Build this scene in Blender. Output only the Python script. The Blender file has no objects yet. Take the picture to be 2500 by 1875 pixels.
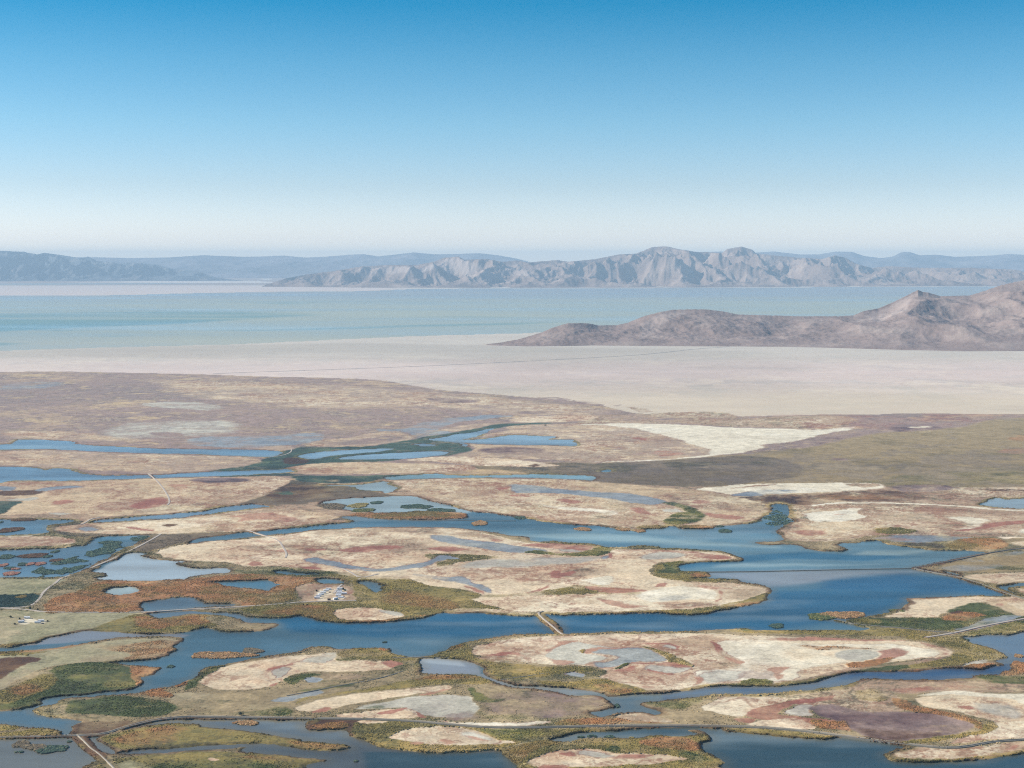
import bpy, math, random
import numpy as np
from mathutils import Vector

# ---------------------------------------------------------------- camera, sky, sun, exposure
sc = bpy.context.scene
col = sc.collection
F = 3435.0; HZ = 638.0; CAMH = 800.0          # focal length and eye level in the units of the tracing (2500 x 1875), metres
cam = bpy.data.cameras.new("camera"); cam_o = bpy.data.objects.new("camera", cam); col.objects.link(cam_o)
cam_o.location = (0, 0, CAMH)
cam_o.rotation_euler = (math.radians(90), 0, 0)
cam.sensor_width = 36; cam.lens = 36 * F / 2500
cam.shift_y = -(937.5 - HZ) / 2500
cam.clip_start = 5; cam.clip_end = 400000
sc.camera = cam_o

SUN_EL, SUN_AZ = math.radians(31), math.radians(-86)       # azimuth clockwise from +Y (the view)
world = bpy.data.worlds.new("World"); sc.world = world; world.use_nodes = True
wn = world.node_tree.nodes; wl = world.node_tree.links
bg = wn["Background"]; bg.inputs[1].default_value = 0.15
sky = wn.new("ShaderNodeTexSky"); sky.sky_type = 'NISHITA'; sky.sun_disc = False
sky.sun_elevation = SUN_EL; sky.sun_rotation = SUN_AZ % (2 * math.pi)
sky.altitude = 1300; sky.air_density = 1.0; sky.dust_density = 0.6; sky.ozone_density = 2.2
# the clear desert sky deepens to a strong cyan blue above the pale horizon
tc = wn.new("ShaderNodeTexCoord"); sx = wn.new("ShaderNodeSeparateXYZ"); wl.new(tc.outputs["Generated"], sx.inputs[0])
rp = wn.new("ShaderNodeValToRGB"); wl.new(sx.outputs[2], rp.inputs[0])
SKYRAMP = [(0.0, (1.0, .93, 1.0)), (0.0154, (0.796, 0.737, 0.847)), (0.0530, (0.559, 0.584, 0.652)), (0.0960, (0.390, 0.559, 0.624)), (0.1390, (0.220, 0.491, 0.576)), (0.1800, (0.038, 0.402, 0.525)), (0.5000, (0.127, 0.381, 0.593))]
el = rp.color_ramp.elements
while len(el) < len(SKYRAMP): el.new(0.5)
for e, (p, c) in zip(el, SKYRAMP): e.position = p; e.color = (*c, 1)
mx = wn.new("ShaderNodeMix"); mx.data_type = 'RGBA'; mx.blend_type = 'MULTIPLY'; mx.inputs[0].default_value = 1.0
wl.new(sky.outputs[0], mx.inputs[6]); wl.new(rp.outputs[0], mx.inputs[7]); wl.new(mx.outputs[2], bg.inputs[0])

sl = bpy.data.lights.new("sun", 'SUN'); sl.energy = 4.9; sl.angle = math.radians(0.5); sl.color = (1.0, 0.93, 0.84)
so = bpy.data.objects.new("sun", sl); col.objects.link(so)
sd = Vector((math.sin(SUN_AZ) * math.cos(SUN_EL), math.cos(SUN_AZ) * math.cos(SUN_EL), math.sin(SUN_EL)))
so.rotation_euler = (-sd).to_track_quat('-Z', 'Y').to_euler()
sc.view_settings.view_transform = 'Standard'; sc.view_settings.look = 'None'
sc.view_settings.exposure = 0.55; sc.view_settings.gamma = 1.0
sc.cycles.use_denoising = False; sc.cycles.pixel_filter_type = 'BLACKMAN_HARRIS'; sc.cycles.filter_width = 1.15
sc.cycles.volume_bounces = 0; sc.cycles.max_bounces = 5; sc.cycles.diffuse_bounces = 2; sc.cycles.glossy_bounces = 2
KALB = np.array([.86, .84, .70])                                    # reflectance of a surface that looks (1,1,1) in the photograph

# ---------------------------------------------------------------- numeric helpers
rng = np.random.default_rng(7)
_perm = rng.permutation(4096).astype(np.int64)
_ang = rng.random(4096) * 2 * np.pi
_gx = np.cos(_ang).astype(np.float32); _gy = np.sin(_ang).astype(np.float32)
def perlin(x, y):
    xi = np.floor(x); yi = np.floor(y)
    xf = (x - xi).astype(np.float32); yf = (y - yi).astype(np.float32)
    xi = xi.astype(np.int64); yi = yi.astype(np.int64)
    def g(ix, iy, dx, dy):
        h = _perm[(_perm[ix & 4095] + iy) & 4095]
        return _gx[h] * dx + _gy[h] * dy
    u = xf * xf * xf * (xf * (xf * 6 - 15) + 10); v = yf * yf * yf * (yf * (yf * 6 - 15) + 10)
    a = g(xi, yi, xf, yf); b = g(xi + 1, yi, xf - 1, yf)
    c = g(xi, yi + 1, xf, yf - 1); d = g(xi + 1, yi + 1, xf - 1, yf - 1)
    return 1.5 * ((a + (b - a) * u) + ((c + (d - c) * u) - (a + (b - a) * u)) * v)
def smooth(a, b, x):
    t = np.clip((x - a) / (b - a), 0, 1); return t * t * (3 - 2 * t)
def fbm(x, y, lam, octs, seed=0, gain=0.55, res=None, stretch=1.0):
    """fractal noise of longest wavelength lam metres; octaves finer than the sampling are faded out"""
    out = np.zeros(np.broadcast(x, y).shape, np.float32); a = 1.0; tot = 0
    for k in range(octs):
        l = lam / 2 ** k
        w = 1.0 if res is None else smooth(0.7, 2.2, l / res)
        out += a * w * perlin(x / (l * stretch) + 17.3 * seed + k * 5.1, y / l + 9.7 * seed - k * 3.3)
        tot += a; a *= gain
    return out / tot * 1.9
def lin(c):
    c = np.array(c, float) / 255
    return np.where(c <= .04045, c / 12.92, ((c + .055) / 1.055) ** 2.4)
def gy_of(py): return CAMH * F / (py - HZ)               # distance of the ground seen at height py
def ground(px, py, z=0.0):
    Y = (CAMH - z) * F / (py - HZ); return ((px - 1250) * Y / F, Y, z)
def P(s): return [tuple(float(v) for v in q.split(',')) for q in s.split()]
def chaikin(p, closed=True):
    o = []; n = len(p)
    for i in range(n if closed else n - 1):
        a, b = p[i], p[(i + 1) % n]
        o += [(a[0] * .78 + b[0] * .22, a[1] * .78 + b[1] * .22), (a[0] * .22 + b[0] * .78, a[1] * .22 + b[1] * .78)]
    return o if closed else [p[0]] + o + [p[-1]]

def link(o, parent=None):
    col.objects.link(o)
    if parent: o.parent = parent
    return o
def tag(o, label=None, cat=None, group=None, kind=None):
    if label: o['label'] = label
    if cat: o['category'] = cat
    if group: o['group'] = group
    if kind: o['kind'] = kind
    return o
def np_mesh(name, V, Q, mat, attrs=None, smooth_=True):
    me = bpy.data.meshes.new(name); V = np.asarray(V, np.float32); Q = np.asarray(Q, np.int32)
    k = Q.shape[1]; me.vertices.add(len(V)); me.vertices.foreach_set('co', V.ravel())
    me.loops.add(Q.size); me.loops.foreach_set('vertex_index', Q.ravel())
    me.polygons.add(len(Q)); me.polygons.foreach_set('loop_start', np.arange(0, Q.size, k, dtype=np.int32))
    me.polygons.foreach_set('loop_total', np.full(len(Q), k, np.int32))
    me.polygons.foreach_set('use_smooth', np.full(len(Q), smooth_, bool))
    me.update(calc_edges=True)
    for n, a in (attrs or {}).items():
        if a.ndim == 2:
            at = me.attributes.new(n, 'FLOAT_COLOR', 'POINT')
            at.data.foreach_set('color', np.hstack([a, np.ones((len(a), 1))]).astype(np.float32).ravel())
        else:
            at = me.attributes.new(n, 'FLOAT', 'POINT'); at.data.foreach_set('value', a.astype(np.float32))
    me.materials.append(mat)
    return bpy.data.objects.new(name, me)
def grid_faces(nr, nc):
    i = np.arange(nr * nc).reshape(nr, nc)
    return np.stack([i[:-1, :-1], i[:-1, 1:], i[1:, 1:], i[1:, :-1]], -1).reshape(-1, 4)
def take(V, Q, attrs, keep):
    """keep a subset of faces and drop the unused vertices"""
    Q = Q[keep]; used = np.zeros(len(V), bool); used[Q.ravel()] = True
    idx = np.cumsum(used) - 1
    return V[used], idx[Q], {k: a[used] for k, a in attrs.items()}

# ---------------------------------------------------------------- materials
def newmat(name):
    m = bpy.data.materials.new(name); m.use_nodes = True
    n = m.node_tree.nodes; l = m.node_tree.links; return m, n, l, n["Principled BSDF"]
def simple(name, c, rough=0.7, metal=0.0, var=0.12, scale=1.2):
    m, n, l, b = newmat(name)
    t = n.new("ShaderNodeTexCoord"); z = n.new("ShaderNodeTexNoise"); z.inputs["Scale"].default_value = scale; z.inputs["Detail"].default_value = 4
    l.new(t.outputs["Object"], z.inputs[0])
    r = n.new("ShaderNodeValToRGB"); r.color_ramp.elements[0].position = .3; r.color_ramp.elements[1].position = .7
    r.color_ramp.elements[0].color = (*[v * (1 - var) for v in c], 1); r.color_ramp.elements[1].color = (*[min(1, v * (1 + var)) for v in c], 1)
    l.new(z.outputs[0], r.inputs[0]); l.new(r.outputs[0], b.inputs["Base Color"])
    b.inputs["Roughness"].default_value = rough; b.inputs["Metallic"].default_value = metal
    return m
def math_node(n, l, op, a, b=None, clamp=False):
    q = n.new("ShaderNodeMath"); q.operation = op; q.use_clamp = clamp
    for i, v in enumerate((a, b)):
        if v is None: continue
        if isinstance(v, (int, float)): q.inputs[i].default_value = v
        else: l.new(v, q.inputs[i])
    return q.outputs[0]
def noise_node(n, l, vec, scale, detail=4, rough=.55, sx_=1, sy_=1):
    mp = n.new("ShaderNodeMapping"); l.new(vec, mp.inputs[0]); mp.inputs["Scale"].default_value = (scale * sx_, scale * sy_, scale)
    z = n.new("ShaderNodeTexNoise"); z.inputs["Scale"].default_value = 1.0; z.inputs["Detail"].default_value = detail; z.inputs["Roughness"].default_value = rough
    l.new(mp.outputs[0], z.inputs[0]); return z.outputs[0]
def ground_mat(name, speck=0.22, bump=0.0):
    """mapped soil colours times procedural mottling at 3 to 60 m"""
    m, n, l, b = newmat(name)
    at = n.new("ShaderNodeAttribute"); at.attribute_name = "soil"
    ro = n.new("ShaderNodeAttribute"); ro.attribute_name = "rough"
    g = n.new("ShaderNodeNewGeometry"); pos = g.outputs["Position"]
    a = noise_node(n, l, pos, 1 / 9.0, 6, .75); c = noise_node(n, l, pos, 1 / 45.0, 5, .6)
    s = math_node(n, l, 'ADD', math_node(n, l, 'MULTIPLY', a, 1.2), math_node(n, l, 'MULTIPLY', c, 0.8))
    s = math_node(n, l, 'MULTIPLY', math_node(n, l, 'SUBTRACT', s, 1.0), speck * 2.2)
    s = math_node(n, l, 'ADD', s, 1.0)
    vm = n.new("ShaderNodeVectorMath"); vm.operation = 'SCALE'; l.new(at.outputs["Color"], vm.inputs[0]); l.new(s, vm.inputs["Scale"])
    l.new(vm.outputs[0], b.inputs["Base Color"]); l.new(ro.outputs["Fac"], b.inputs["Roughness"])
    b.inputs["Specular IOR Level"].default_value = 0.25
    return m
MAT_GROUND = ground_mat("marsh_soil", 0.58)
MAT_SALT = ground_mat("salt_crust", 0.07)
def veg_mat():
    m, n, l, b = newmat("reed_leaves")
    at = n.new("ShaderNodeAttribute"); at.attribute_name = "soil"
    g = n.new("ShaderNodeNewGeometry"); z = noise_node(n, l, g.outputs["Position"], 1 / 3.0, 3)
    s = math_node(n, l, 'ADD', math_node(n, l, 'MULTIPLY', z, .8), .6)
    vm = n.new("ShaderNodeVectorMath"); vm.operation = 'SCALE'; l.new(at.outputs["Color"], vm.inputs[0]); l.new(s, vm.inputs["Scale"])
    l.new(vm.outputs[0], b.inputs["Base Color"]); b.inputs["Roughness"].default_value = .8; b.inputs["Specular IOR Level"].default_value = .1
    return m
MAT_VEG = veg_mat()
def water_mat(name, deep, pale, rough=0.16, bump=0.35, attr=False, lam=260.0, amount=1.0):
    m, n, l, b = newmat(name)
    g = n.new("ShaderNodeNewGeometry"); pos = g.outputs["Position"]
    big = noise_node(n, l, pos, 1 / lam, 5, .6, .33, 1.0); mid = noise_node(n, l, pos, 1 / 60.0, 4, .6, .4, 1.0)
    s = math_node(n, l, 'ADD', math_node(n, l, 'MULTIPLY', big, .8), math_node(n, l, 'MULTIPLY', mid, .2))
    r = n.new("ShaderNodeValToRGB"); l.new(s, r.inputs[0])
    r.color_ramp.elements[0].position = .42; r.color_ramp.elements[0].color = (*deep, 1)
    r.color_ramp.elements[1].position = .66; r.color_ramp.elements[1].color = (*pale, 1)
    if attr:
        at = n.new("ShaderNodeAttribute"); at.attribute_name = "soil"
        k = n.new("ShaderNodeMix"); k.data_type = 'RGBA'; k.inputs[0].default_value = attr
        l.new(r.outputs[0], k.inputs[6]); l.new(at.outputs["Color"], k.inputs[7]); l.new(k.outputs[2], b.inputs["Base Color"])
    else: l.new(r.outputs[0], b.inputs["Base Color"])
    b.inputs["IOR"].default_value = 1.33
    rr = n.new("ShaderNodeMapRange"); rr.inputs[1].default_value = .4; rr.inputs[2].default_value = .62
    rr.inputs[3].default_value = rough * 1.7; rr.inputs[4].default_value = rough * .6
    l.new(s, rr.inputs[0]); l.new(rr.outputs[0], b.inputs["Roughness"])
    if attr == 1:
        vm = n.new("ShaderNodeVectorMath"); vm.operation = 'SCALE'; l.new(at.outputs["Color"], vm.inputs[0])
        q = n.new("ShaderNodeMapRange"); q.inputs[1].default_value = .35; q.inputs[2].default_value = .68; q.inputs[3].default_value = .78; q.inputs[4].default_value = 1.45
        l.new(s, q.inputs[0]); l.new(q.outputs[0], vm.inputs["Scale"]); l.new(vm.outputs[0], b.inputs["Base Color"])
    w = noise_node(n, l, pos, 1 / 2.5, 3, .6)
    bp = n.new("ShaderNodeBump"); bp.inputs["Strength"].default_value = bump; bp.inputs["Distance"].default_value = 0.6
    l.new(w, bp.inputs["Height"]); l.new(bp.outputs[0], b.inputs["Normal"])
    return m
MAT_WATER = water_mat("pond_water", (0.008, 0.075, 0.20), (0.05, 0.15, 0.24), .2, .4, attr=1)
MAT_LAKE = water_mat("lake_water", (0.05, .16, .2), (.12, .22, .26), .35, .5, attr=.75, lam=2500.0)

# ---------------------------------------------------------------- tracing of the marsh, in ground directions
# soil classes: three tones, roughness, plant height (m)
CL = {
 'h': ((166,145,142), (146,128,130), (192,168,148), .9, .3),   # mauve saltgrass
 't': ((188,164,146), (160,138,126), (218,200,174), .9, .3),   # tan flat
 'c': ((228,211,190), (208,184,163), (238,225,208), .9, .0),   # cream dried flat
 'k': ((213,193,169), (184,158,142), (227,209,186), .9, .1),   # yellowish flat
 'w': ((234,225,211), (220,210,196), (240,233,223), .9, .0),   # white salt
 'g': ((202,197,188), (186,178,172), (218,213,204), .7, .0),   # damp grey salt
 'm': ((164,168,176), (146,152,164), (188,188,186), .55, .0),   # wet shallow
 'r': ((178,128,116), (160,104,98), (200,164,146), .9, .1),     # red pickleweed
 'o': ((180,138,104), (142,114,80), (204,170,132), .9, 1.3),    # orange reeds
 'y': ((160,146,98), (122,116,76), (190,168,116), .9, 1.1),    # golden reeds
 'e': ((102,110,74), (70,86,60), (152,146,94), .9, 1.0),        # green reeds
 'd': ((78,100,92), (56,78,78), (112,126,106), .9, .9),           # dark wet rushes
 'v': ((170,154,128), (122,118,90), (198,180,152), .9, .8),    # mixed marsh
 'a': ((176,170,146), (156,154,128), (196,182,158), .9, .2),   # dry pasture
 'p': ((136,112,112), (96,78,88), (186,164,156), .8, .1),      # purple mud
 'b': ((110,82,66), (84,62,56), (140,112,86), .9, .3),         # brown
 'u': ((132,118,104), (104,98,86), (158,140,114), .9, .6),      # dark grey brown marsh
 'l': ((168,150,122), (142,128,102), (186,168,138), .9, .4),    # olive plain
 's': ((212,204,202), (198,196,196), (226,220,212), .9, .0),   # salt plain
 'q': ((214,200,202), (206,190,194), (226,216,214), .9, .0),   # pink far sand
}
# big wet bodies (order matters: 'W' cuts water, others raise land or only recolour)
LAYERS = []
def L(c, s, **k): LAYERS.append((c, P(s), k))
WATER = """
0,1583 50,1574 95,1568 110,1560 150,1550 195,1540 230,1538 270,1543 330,1549 400,1550 450,1546 470,1540 490,1533 510,1534 545,1544 590,1544 650,1540 675,1531 682,1527 670,1521 640,1522 606,1519 590,1512 560,1505 480,1498 430,1502 400,1508 385,1510 362,1502 356,1498 450,1491 553,1496 582,1497 605,1506 640,1508 700,1508 720,1503 740,1503 770,1512 800,1517 840,1522 900,1520 960,1516 1030,1511 1055,1502 1075,1494 1110,1498 1160,1497 1200,1500 1270,1503 1310,1503 1330,1497 1360,1501 1420,1503 1500,1499 1560,1498 1600,1495 1650,1500 1695,1502 1750,1494 1822,1480 1870,1469 1878,1458 1887,1447 1882,1435 1850,1426 1802,1421 1797,1416 1740,1414 1680,1412 1732,1411 1742,1407 1725,1397 1672,1397 1660,1392 1655,1380 1725,1372 1792,1371 1816,1365 1795,1357 1765,1346 1712,1342 1662,1340 1607,1339 1605,1333 1550,1332 1522,1337 1482,1337 1462,1331 1410,1327 1375,1324 1350,1320 1330,1324 1297,1320 1290,1310 1250,1307 1222,1300 1175,1295 1100,1287 1000,1286 925,1286 775,1292 675,1305 575,1316 500,1322 450,1328 487,1312 527,1309 600,1300 700,1290 800,1280 870,1274 850,1269 835,1260 880,1261 950,1268 1053,1270 1140,1266 1151,1255 1120,1250 1040,1247 980,1252 900,1252 840,1243 800,1240 777,1227 830,1218 920,1213 1000,1211 1020,1212 1040,1220 1060,1226 1110,1237 1160,1250 1200,1253 1250,1260 1300,1268 1330,1275 1380,1279 1440,1282 1500,1287 1512,1293 1560,1296 1575,1291 1625,1290 1632,1283 1648,1283 1655,1290 1700,1293 1740,1290 1750,1283 1800,1281 1830,1279 1860,1270 1875,1258 1888,1245 1883,1231 1900,1228 1920,1232 1924,1240 1926,1262 1940,1270 1918,1282 1902,1292 1897,1300 1905,1312 1912,1319 1890,1320 1860,1321 1840,1324 1850,1328 1880,1329 1910,1328 1950,1330 1955,1338 1990,1345 2050,1347 2066,1343 2060,1338 2040,1328 2095,1325 2110,1321 2155,1319 2158,1328 2200,1333 2250,1337 2270,1343 2340,1344 2390,1345 2404,1352 2370,1360 2330,1368 2280,1380 2232,1388 2260,1394 2300,1402 2350,1416 2400,1432 2450,1450 2462,1455 2440,1456 2380,1454 2260,1458 2205,1462 2220,1468 2205,1485 2180,1492 2150,1500 2110,1506 2075,1512 2060,1515 2090,1526 2120,1534 2100,1538 2040,1539 1950,1541 1860,1540 1820,1535 1780,1538 1700,1541 1640,1542 1500,1543 1440,1545 1375,1548 1300,1549 1240,1552 1160,1564 1115,1573 1090,1583 1085,1590 1060,1600 1035,1604 1000,1605 957,1595 960,1585 925,1580 875,1584 825,1588 792,1579 750,1581 725,1592 650,1604 550,1620 500,1632 490,1636 475,1658 460,1660 425,1680 375,1685 325,1694 287,1696 175,1704 150,1710 140,1720 75,1731 85,1745 125,1750 187,1758 200,1762 175,1772 172,1795 150,1795 147,1787 130,1779 92,1778 60,1776 25,1770 0,1767 -400,1765 -400,1738 0,1738 37,1735 75,1725 112,1722 100,1707 150,1700 225,1694 295,1685 345,1675 350,1667 335,1655 375,1645 401,1632 375,1630 325,1625 265,1619 300,1617 375,1611 410,1600 436,1587 422,1580 454,1561 437,1556 350,1554 275,1557 215,1567 185,1572 125,1582 50,1587 0,1590 -400,1600 -400,1590
-400,1805 0,1805 100,1800 185,1800 200,1812 215,1835 230,1842 250,1857 220,1864 195,1875 190,1990 -400,1990
212,1800 250,1796 238,1805 255,1822 285,1838 270,1842 240,1836 225,1820
285,1838 350,1828 450,1823 500,1820 600,1815 675,1817 750,1830 800,1836 850,1832 857,1827 837,1820 750,1810 712,1802 625,1789 500,1776 490,1766 420,1764 340,1775 290,1788 340,1768 400,1758 475,1756 500,1757 600,1757 760,1757 748,1765 745,1775 755,1783 800,1785 850,1784 857,1800 900,1812 930,1824 1000,1833 1050,1840 1150,1836 1220,1830 1232,1845 1250,1857 1272,1872 1300,1990 750,1990 745,1872 770,1863 797,1860 790,1855 700,1845 600,1838 588,1832 606,1824 590,1823 560,1828 500,1829 400,1835 300,1842
1340,1808 1365,1797 1400,1790 1450,1786 1500,1784 1600,1781 1605,1777 1762,1776 1765,1785 1825,1787 1925,1799 2000,1805 2052,1801 2097,1804 2172,1812 2220,1821 2165,1840 2160,1847 2172,1857 2197,1862 2297,1862 2397,1857 2447,1847 2500,1837 2900,1800 2900,1990 1790,1990 1772,1880 1760,1869 1777,1862 1770,1857 1737,1842 1710,1834 1702,1812 1737,1807 1725,1790 1700,1780 1675,1784 1705,1791 1690,1796 1590,1798 1560,1805 1500,1802 1430,1803 1380,1812
1022,1612 1045,1606 1087,1606 1125,1611 1162,1621 1185,1627 1182,1640 1195,1655 1215,1662 1250,1674 1275,1677 1325,1677 1400,1682 1462,1690 1487,1705 1553,1695 1625,1694 1687,1686 1725,1680 1775,1675 1875,1675 1925,1672 1975,1667 2022,1657 2060,1646 2097,1641 2172,1640 2210,1640 2235,1641 2247,1635 2347,1630 2372,1635 2397,1635 2422,1626 2457,1622 2422,1614 2457,1607 2453,1595 2435,1585 2397,1575 2360,1565 2347,1555 2377,1554 2410,1547 2460,1550 2500,1541 2900,1530 2900,1615 2500,1619 2480,1612 2467,1617 2470,1635 2447,1642 2440,1648 2400,1648 2375,1652 2370,1658 2300,1659 2200,1657 2110,1657 2080,1665 2060,1675 2000,1680 1947,1686 1900,1690 1800,1695 1750,1695 1730,1700 1700,1703 1600,1710 1562,1718 1575,1727 1600,1730 1621,1738 1610,1746 1580,1738 1565,1736 1500,1741 1487,1747 1462,1751 1445,1744 1440,1737 1470,1731 1507,1727 1500,1720 1480,1712 1462,1699 1440,1697 1400,1698 1350,1690 1310,1685 1270,1682 1245,1680 1215,1667 1180,1655 1165,1648 1100,1647 1037,1647 1027,1640 1035,1625
-400,1262 0,1266 22,1268 92,1268 182,1269 180,1275 125,1280 110,1290 122,1302 0,1308 -400,1312
-400,1340 0,1342 75,1340 137,1340 225,1327 232,1312 275,1308 362,1308 372,1310 312,1337 262,1360 200,1392 150,1410 0,1411 -400,1415
320,1349 370,1350 345,1357 362,1365 400,1370 462,1370 425,1375 440,1381 487,1387 553,1387 565,1392 555,1399 500,1402 462,1410 450,1416 325,1419 250,1416 240,1412 272,1405 250,1398 212,1396 287,1365
255,1442 275,1436 300,1433 325,1433 342,1442 325,1448 300,1452 275,1453
340,1475 350,1470 412,1462 430,1457 470,1457 487,1467 505,1474 553,1475 575,1476 580,1479 500,1483 450,1488 350,1495 347,1485
507,1421 575,1417 612,1417 645,1414 665,1417 670,1425 687,1425 670,1435 655,1442 637,1442 625,1437 575,1434 550,1431 530,1424
667,1395 695,1392 725,1399 782,1400 770,1405 720,1404 675,1400
768,1414 800,1413 830,1415 842,1418 840,1424 800,1425 772,1422
870,1419 895,1418 915,1422 930,1428 942,1430 928,1436 937,1442 922,1447 908,1440 895,1430 880,1424
222,1276 235,1270 300,1265 340,1261 450,1252 500,1247 550,1236 612,1230 650,1231 662,1236 625,1240 550,1250 500,1256 425,1265 350,1269 300,1273 250,1276
-400,1135 0,1140 82,1140 107,1149 137,1142 175,1145 185,1152 212,1159 275,1160 362,1160 450,1156 553,1150 640,1148 712,1144 712,1152 640,1158 553,1162 375,1167 275,1171 175,1174 75,1172 25,1174 0,1179 -400,1185
-400,1082 0,1085 37,1084 40,1074 82,1072 175,1077 182,1084 212,1086 325,1092 425,1096 553,1097 612,1097 695,1102 675,1112 660,1116 600,1115 500,1109 300,1105 200,1100 125,1096 0,1098 -400,1100
717,1113 800,1101 925,1094 965,1096 925,1103 875,1106 800,1113 762,1123
812,1121 875,1111 1000,1103 1053,1101 1100,1104 1090,1110 1060,1114 1000,1119 900,1122
1030,1073 1090,1067 1110,1060 1150,1057 1200,1045 1213,1045 1190,1055 1165,1066 1110,1076 1130,1082 1150,1088 1140,1092 1120,1080
1110,1074 1175,1073 1225,1065 1250,1061 1312,1064 1367,1066 1325,1074 1400,1072 1402,1080 1410,1090 1350,1087 1250,1086 1125,1082
1000,1085 1040,1083 1075,1088 1040,1090
937,1165 987,1161 1053,1157 1110,1160 1200,1160 1300,1158 1400,1159 1437,1161 1462,1166 1445,1174 1425,1171 1350,1168 1250,1166 1150,1166 1075,1167 1000,1170 950,1172
1465,1151 1478,1145 1493,1148 1485,1154
787,1183 875,1185 925,1176 950,1177 940,1182 975,1190 970,1195 945,1206 935,1200 880,1196 862,1188 800,1186
2385,1232 2410,1224 2422,1216 2447,1216 2460,1220 2500,1216 2900,1210 2900,1256 2500,1244 2422,1237
2425,1431 2470,1426 2500,1421 2600,1420 2500,1430 2458,1433 2458,1440 2500,1455 2480,1450 2440,1437
2296,1395 2340,1400 2347,1407 2310,1401
"""
BASE = [ # broad soil zones, bottom ones first
 ('v', "-700,1290 3200,1290 3200,2200 -700,2200"),
 ('t', "-700,1160 3200,1160 3200,1300 -700,1300"),
 ('h', "-700,905 0,908 170,907 340,911 500,914 620,919 780,922 900,926 950,931 1010,942 1075,953 1200,962 1300,971 1380,977 1470,990 1490,996 1540,1008 1600,1012 1640,1008 1710,1005 1770,1008 1800,1017 1860,1016 2030,1012 2100,1013 2250,1008 2370,1012 2500,1011 3200,1010 3200,1170 -700,1170"),
]
for c, s in BASE: L(c, s, soft=4, warp=.6)
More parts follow.
